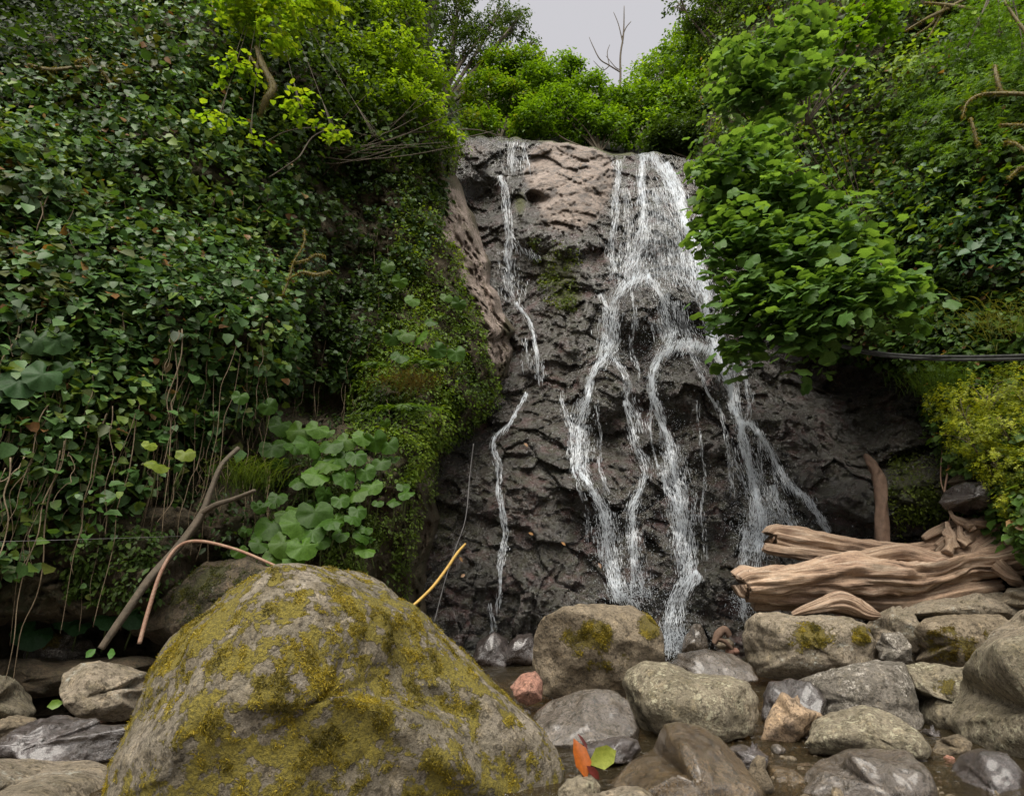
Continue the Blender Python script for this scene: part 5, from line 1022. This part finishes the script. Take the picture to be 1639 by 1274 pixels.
# ferns and grass
def fern(label, base, fronds, size, pal, seed, group=None):
    r = np.random.default_rng(seed); root = empty('fern', base, label, 'fern', group); base = np.asarray(base)
    for k in range(fronds):
        a = r.uniform(-1, 1) * 1.5; d = np.array([math.sin(a), -math.cos(a) * .8, 0]); Ln = size * r.uniform(.7, 1.1); n = 22; s_ = np.linspace(0, 1, n)
        C = base + d * (Ln * s_)[:, None] + np.array([0, 0, 1]) * (Ln * (.55 * s_ - .75 * s_ ** 2))[:, None]
        T = unit(np.gradient(C, axis=0)); sd_ = unit(np.cross(T, [0, 0, 1.])); up_ = np.cross(sd_, T); w_ = Ln * .24 * np.sin(np.pi * (s_ * .85 + .15)) ** .8
        p = np.concatenate([C, C]); tt = np.concatenate([sd_ + T * .45, -sd_ + T * .45]); nn = np.concatenate([up_, up_]) + r.normal(size=(2 * n, 3)) * .12
        leafcloud('frond', p, nn, tt, np.concatenate([w_, w_]), palette(2 * n, pal, r), (np.array([(0, 0, 0), (-.12, .3, .01), (0, 1, -.12), (.12, .3, .01)]), [(0, 3, 2, 1)]), LEAF, root)
    return root
fern('green fern on the rib beside the dangling roots', at(655, 660, 7.0), 9, .55, G_MID, 701)
fern('fern arching out below the trailing ivy near the rib', at(690, 590, 7.3), 8, .5, G_MID, 703)
fern('dark fern in the undergrowth at the upper left edge', at(20, 90, 7.6), 7, .9, G_DARK[1:], 705)
fern('fern at the left edge above the ivy', at(-10, 245, 5.6), 5, .6, G_MID, 707)
fern('small fern below the dark hollow', at(600, 590, 7.4), 6, .4, G_MID, 709)
def grass(label, base, n, h, pal, seed, spread=.2):
    r = np.random.default_rng(seed); b = np.asarray(base) + r.normal(size=(n, 3)) * spread * np.array([1, .4, .4]); V_, Qd = [], []; k = 0
    for i_ in range(n):
        a = r.uniform(-2.2, 2.2); d = np.array([math.sin(a), -math.cos(a) * .7, 0]); hh = h * r.uniform(.5, 1.2)
        for j in range(5):
            s_ = j / 4; c = b[i_] + d * hh * .7 * s_ ** 1.5 + np.array([0, 0, 1]) * hh * (s_ * 1.1 - .75 * s_ ** 2.2); w_ = .0045 * (1 - s_ * .9); sd_ = np.array([-d[1], d[0], 0]) * w_
            V_ += [c - sd_, c + sd_]
            if j: Qd.append((k - 2, k - 1, k + 1, k)); 
            k += 2
    V_ = np.array(V_); me = mesh('grass_tuft', V_ - np.asarray(base), quads=np.array(Qd), cols=palette(len(V_), pal, r)); o = link('grass_tuft', me, LEAF, kind='stuff'); o.location = base
    o['label'] = label; o['category'] = 'grass'
grass('wispy grass tuft beside the leaning stick', at(400, 775, 5.6), 260, .42, [(.07, .12, .02), (.14, .2, .04)], 721, .12)
grass('long grass hanging below the cables', at(1510, 620, 7.6), 420, .5, [(.05, .10, .015), (.11, .18, .03)], 723, .25)
grass('reddish dry grass on the rib left of the trickle', at(650, 620, 7.6), 300, .35, [(.12, .09, .035), (.19, .15, .06)], 725, .2)
grass('pale grass on the ledge above the yellow green bush', at(1610, 520, 7.2), 300, .35, [(.12, .15, .03), (.2, .2, .06)], 727, .35)

# mossy dead branches
def moss_branch(label, specs, seed, mat=BARK_MOSS):
    r = np.random.default_rng(seed); t = Tubes(); P = []
    for s in specs:
        t.add(px(s), pr(s), 8, 8, .45, seed)
        v, *_ = tube(px(s), pr(s), 6, 10, .3, seed); P.append(v)
    root = empty('mossy_branch', px(specs[0])[0], label, 'branch'); t.make('branch', mat, root)
    P = np.concatenate(P); i_ = r.integers(0, len(P), 1200); p = P[i_] + r.normal(size=(1200, 3)) * .008
    leafcloud('moss', p, r.normal(size=p.shape), np.array([0, 0, -1]) + r.normal(size=p.shape) * .7, .03 * r.uniform(.4, 1.2, 1200), palette(1200, [(.12, .10, .02), (.24, .19, .045)], r), T_BLADE, LEAF, root, kind='stuff')
moss_branch('moss covered dead branch reaching left at the upper left', [[(45, 103, 6.4, 2), (80, 112, 6.4, 3), (130, 108, 6.5, 3.5), (200, 110, 6.7, 3)], [(120, 100, 6.4, 2), (140, 96, 6.4, 3), (150, 108, 6.4, 3)], [(165, 115, 6.4, 2.5), (180, 140, 6.4, 3)]], 801)
moss_branch('knobbly mossy stem among the lime green leaves', [[(410, 75, 6.7, 3), (420, 105, 6.6, 6), (436, 140, 6.6, 7), (425, 160, 6.6, 7), (416, 185, 6.7, 4)], [(400, 90, 6.7, 2), (415, 112, 6.65, 3)]], 803)
moss_branch('pale moss grown twigs sticking out over the dark hollow', [[(448, 482, 6.2, 1.8), (462, 450, 6.2, 1.8), (470, 420, 6.2, 1.4), (486, 392, 6.25, 1.2), (488, 368, 6.3, .8)], [(470, 420, 6.2, 1), (492, 416, 6.1, 2), (506, 408, 6.1, 1.8), (520, 411, 6.1, 1)], [(460, 448, 6.2, 1), (484, 436, 6.1, 2), (508, 440, 6.1, 2.6), (528, 434, 6.0, 2)]], 805)
moss_branch('yellow mossy branch curling down at the upper right edge', [[(1540, 190, 6.2, 1.5), (1548, 165, 6.2, 2), (1570, 152, 6.2, 3), (1600, 150, 6.1, 4), (1650, 152, 6, 4)], [(1592, 105, 6.3, 2), (1595, 125, 6.2, 4), (1603, 150, 6.2, 5)], [(1553, 190, 6.2, 3), (1560, 215, 6.2, 3), (1565, 235, 6.2, 1)]], 807)
moss_branch('mossy twig pointing left at the right edge above the pale leaves', [[(1600, 200, 6.2, 2), (1625, 200, 6.1, 3), (1650, 202, 6, 3)], [(1608, 228, 6.2, 2), (1625, 230, 6.1, 3), (1650, 250, 6, 3)], [(1615, 285, 6.1, 1), (1632, 270, 6.1, 3), (1650, 268, 6, 3)]], 809)
moss_branch('tangle of mossy dead twigs in the upper right corner', [[(1450, 50, 7.5, 1.5), (1480, 32, 7.4, 2.5), (1520, 12, 7.3, 3), (1560, -10, 7.2, 3)], [(1460, 60, 7.5, 1), (1490, 40, 7.4, 2), (1500, 20, 7.4, 2)], [(1480, 5, 7.3, 1.5), (1510, 8, 7.3, 3), (1560, 15, 7.2, 3)], [(1485, 62, 7.4, 1), (1500, 35, 7.4, 2), (1512, 10, 7.3, 2)], [(1600, -10, 7, 2), (1625, 30, 6.9, 3), (1645, 55, 6.8, 4)]], 811)
moss_branch('leaning bare mossy trunk in the dark top left corner', [[(130, -20, 7.8, 5), (150, 10, 7.8, 5), (175, 30, 7.9, 5)], [(100, 40, 7.8, 2), (110, 0, 7.8, 3)], [(160, 35, 7.6, 3), (190, 40, 7.6, 4), (185, 60, 7.6, 3)]], 813, BARK)
# bare arching twigs of the shrub
stick('twig', 'pale zigzag twig over the dark hollow', 'twig', [[(430, 285, 7.0, 1.2), (465, 262, 7, 1.3), (480, 250, 7, 1.5), (500, 220, 7.2, 1.2), (530, 205, 7.3, 1)], [(415, 235, 7, .9), (455, 212, 7, 1), (500, 205, 7.1, 1), (560, 212, 7.3, 1)]], STICK, 6, 6, .1, 85)
stick('twig', 'thin bare twigs reaching over the left end of the lip', 'twig', [[(640, 215, 9, 1.5), (700, 210, 9.4, 1.3), (760, 208, 9.8, 1), (800, 218, 10, .6)], [(700, 210, 9.4, 1), (740, 220, 9.6, .8), (790, 210, 9.9, .5)]], STICK, 6, 6, .1, 87)
sr = np.random.default_rng(88); t = Tubes(); o_ = at(500, 250, 8.4)
for k in range(46):
    e = at(sr.uniform(380, 760), sr.uniform(130, 260), sr.uniform(7.8, 9.2)); m = (o_ + e) / 2 + np.array([0, 0, -.15]) + sr.normal(size=3) * .12; t.add([o_ + sr.normal(size=3) * .25, m, e], [.012, .008, .003], 5, 5, .1, k)
t.make('bare_stems', BARK, SHRUB)

# ------------------------------------------------------------------ right side growth
RB = [(1090, -120), (1780, -120), (1780, 900), (1700, 900), (1560, 800), (1500, 660), (1440, 590), (1300, 560), (1190, 480), (1130, 300), (1100, 200), (1130, 50)]
cover('ground_cover', 'mixed dark green creepers low over the whole right hand slope', 'ground cover', rb, RB, 52000, .075, [(.03, .06, .012), (.055, .11, .02), (.08, .155, .03), (.13, .20, .04)], T_IVY, LEAF, 551, .4, gap=-.6, deadf=.04)
cover('slope_foliage', 'broad yellowish green leaves thick over the upper part of the right slope', 'foliage', rb, [(1120, -120), (1780, -120), (1780, 260), (1560, 420), (1420, 430), (1330, 330), (1150, 240)], 15000, .12, [(.05, .10, .012), (.11, .20, .02), (.18, .30, .025), (.26, .38, .04)], T_OVAL, LEAF, 552, .55, gap=-.25)
cover('creeper', 'pale bluish green creeper leaves at the right edge above the cables', 'creeper', rb, [(1400, 330), (1480, 270), (1560, 280), (1700, 270), (1700, 430), (1560, 440), (1470, 420), (1420, 380)], 2200, .085, [(.05, .11, .045), (.08, .17, .07), (.10, .2, .09)], T_IVY, LEAFG, 553, .5, 140, 'pale', gap=-.2)
cover('creeper', 'small leaved ivy mat on the right slope just above the cables', 'creeper', rb, [(1440, 420), (1560, 430), (1620, 520), (1560, 560), (1430, 560)], 3600, .05, [(.04, .08, .015), (.07, .13, .025), (.12, .18, .03)], T_IVY, LEAF, 555, .3, gap=-.2)
cover('feathery_foliage', 'feathery bright green leaves on the upper right slope', 'foliage', rb, [(1430, 170), (1500, 110), (1560, 40), (1560, -80), (1700, -80), (1700, 250), (1560, 290), (1470, 240)], 10000, .085, [(.06, .12, .012), (.11, .22, .018), (.17, .32, .02)], T_SPRIG, LEAF, 557, .8, gap=-.1)
bush('bush', 'feathery hanging spray of bright green leaflets at the upper right', 'bush', at(1600, -50, 7.2), [(1560, 40, 7.2, 34), (1600, 60, 7.2, 34), (1545, 85, 7.2, 24), (1620, 20, 7.2, 30), (1640, 90, 7, 26)], 2600, .07, [(.06, .14, .012), (.11, .22, .02)], T_SPRIG, 559, gap=-.3, trunk_r=.015)
bush('bush', 'dense yellow green fine leaved bush at the right edge', 'bush', at(1620, 800, 7.2), [(1530, 650, 7.2, 38), (1580, 630, 7.1, 46), (1640, 620, 7.0, 50), (1550, 700, 7.1, 40), (1610, 690, 6.9, 50), (1670, 690, 6.8, 50), (1590, 740, 6.9, 34), (1640, 760, 6.8, 44), (1700, 760, 6.7, 50), (1620, 800, 6.8, 26)], 22000, .036, [(.11, .15, .010), (.21, .26, .015), (.32, .36, .02), (.40, .42, .03)], T_SPRIG, 561, gap=-.35, trunk_r=.02, cl=11, out=.7, up=.6)
cover('foliage_patch', 'small yellowish leaves creeping over the wet rocks behind the log', 'foliage', cliff, [(1430, 720), (1560, 740), (1600, 860), (1440, 860), (1420, 800)], 2600, .035, [(.07, .10, .012), (.14, .18, .02)], T_OVAL, LEAF, 563, .15, gap=.05)
cover('foliage_patch', 'tiny green plants on the rock beside the trickle', 'foliage', cliff, [(850, 380), (930, 390), (920, 500), (860, 480)], 1100, .05, [(.05, .08, .012), (.12, .16, .02)], T_OVAL, LEAF, 565, .08, gap=.15)
cover('foliage_patch', 'dark leaves at the foot of the slope right above the wet rock', 'foliage', rb, [(1420, 560), (1520, 600), (1560, 760), (1500, 740), (1470, 640)], 2600, .05, [(.03, .06, .012), (.07, .12, .02)], T_OVAL, LEAF, 567, .3, gap=-.1)
bush('overhanging_tree', 'young broadleaf tree with big bright leaves leaning over the right side of the fall', 'tree', at(1400, 400, 9.6), [
    (1290, 60, 8.6, 26), (1240, 90, 8.5, 40), (1180, 100, 8.5, 34), (1210, 140, 8.4, 34), (1265, 130, 8.3, 34), (1165, 160, 8.6, 18), (1320, 110, 8.4, 22),
    (1170, 275, 8.2, 38), (1135, 290, 8.2, 28), (1110, 312, 8.2, 14), (1225, 250, 8.3, 26), (1240, 200, 8.3, 18), (1180, 340, 8.0, 48), (1240, 320, 8.0, 54), (1300, 350, 7.8, 50), (1160, 400, 7.9, 40), (1220, 410, 7.7, 56), (1290, 420, 7.5, 60), (1350, 400, 7.5, 50),
    (1190, 470, 7.7, 40), (1250, 480, 7.5, 50), (1320, 490, 7.3, 54), (1390, 460, 7.3, 50), (1430, 480, 7.3, 34), (1200, 530, 7.7, 32), (1280, 540, 7.5, 30), (1180, 550, 7.8, 20), (1400, 510, 7.2, 26), (1450, 460, 7.3, 20)],
    7600, .165, G_TREE, T_LOBED, 571, up=.95, parts=300, key='tree', gap=-.3, trunk_r=.012, flat=.42, cl=6, layers=5)
bush('sapling', 'slender sapling with light green leaves standing up at the top right of centre', 'sapling', at(1290, 200, 9.0), [(1290, 20, 9, 18), (1300, 60, 9, 20), (1390, 20, 9, 22), (1410, 40, 9, 18), (1360, 60, 9, 24), (1420, 10, 9, 14)], 900, .11, G_BRIGHT[:3], T_LOBED, 573, up=.9, gap=-.6, trunk_r=.02, cl=6)

# ------------------------------------------------------------------ fallen leaves
def fallen(label, u, v, Y, w, h, colr, ang, seed, tmpl=T_OVAL, cat='leaf'):
    c = at(u, v, Y); TV = tmpl[0].copy(); TV[:, 2] = TV[:, 2] * 1.6; s_ = h * Y / F; TV[:, 0] *= w / h * 2.0; 
    TV[:, 1] -= .5
    n = unit(np.array([.3, -1, .35])); t = unit(np.array([math.sin(ang), 0, math.cos(ang)])); X, Yv, Z = frames(n, t)
    W = (TV[:, :1] * X + TV[:, 1:2] * Yv + TV[:, 2:] * Z) * s_
    me = mesh('fallen_leaf', W, faces=tmpl[1], cols=np.tile(np.array(colr), (len(TV), 1))); o = link('fallen_leaf', me, LEAFG); o.location = c; o['label'] = label; o['category'] = cat
    return o
fallen('bright orange leaf standing upright on the small speckled stone', 930, 1213, 3.3, 26, 54, (.36, .09, .01), -.15, 1)
fallen('dark red curled leaf at the foot of the orange leaf', 950, 1236, 3.28, 12, 26, (.12, .02, .015), 2.3, 2)
fallen('pale yellow green leaf lying beside the orange leaf', 966, 1211, 3.4, 30, 52, (.26, .29, .05), 1.2, 3)
fallen('thin dark red leaf stalk tip rising behind the orange leaf', 933, 1186, 3.35, 5, 26, (.12, .03, .03), -.5, 4)
fallen('small green leaf at the edge of the pool on the left', 88, 1127, 4.6, 14, 20, (.14, .24, .03), 1.2, 5)
fallen('tiny green leaf on the long ledge under the stick', 145, 1045, 5.2, 12, 16, (.10, .26, .04), .6, 6)
fallen('small bright leaf beside the lower end of the stick', 178, 1046, 5.2, 16, 10, (.10, .26, .04), 1.4, 7)
fr_ = np.random.default_rng(9)
FL = ['brown leaf on the wet cliff just above the yellow stick tip', 'brown leaf on the wet cliff right of the yellow stick', 'brown leaf on the cliff between the trickle and the main cascade',
      'yellow brown leaf on the cliff right of the trickle bend, highest of its kind', 'brown leaf on the cliff near the left foot of the main cascade', 'brown leaf on the cliff just above the squarish mossy boulder']
for k, (u, v) in enumerate([(738, 895), (741, 921), (850, 854), (842, 712), (902, 870), (960, 905)]):
    o = fallen(FL[k], u, v, float(ey(u, v)) - .05, 5, 9, [(.45, .25, .12), (.5, .3, .2)][k % 2], fr_.uniform(0, 3), k); o['group'] = 'brown leaves on the wet cliff'
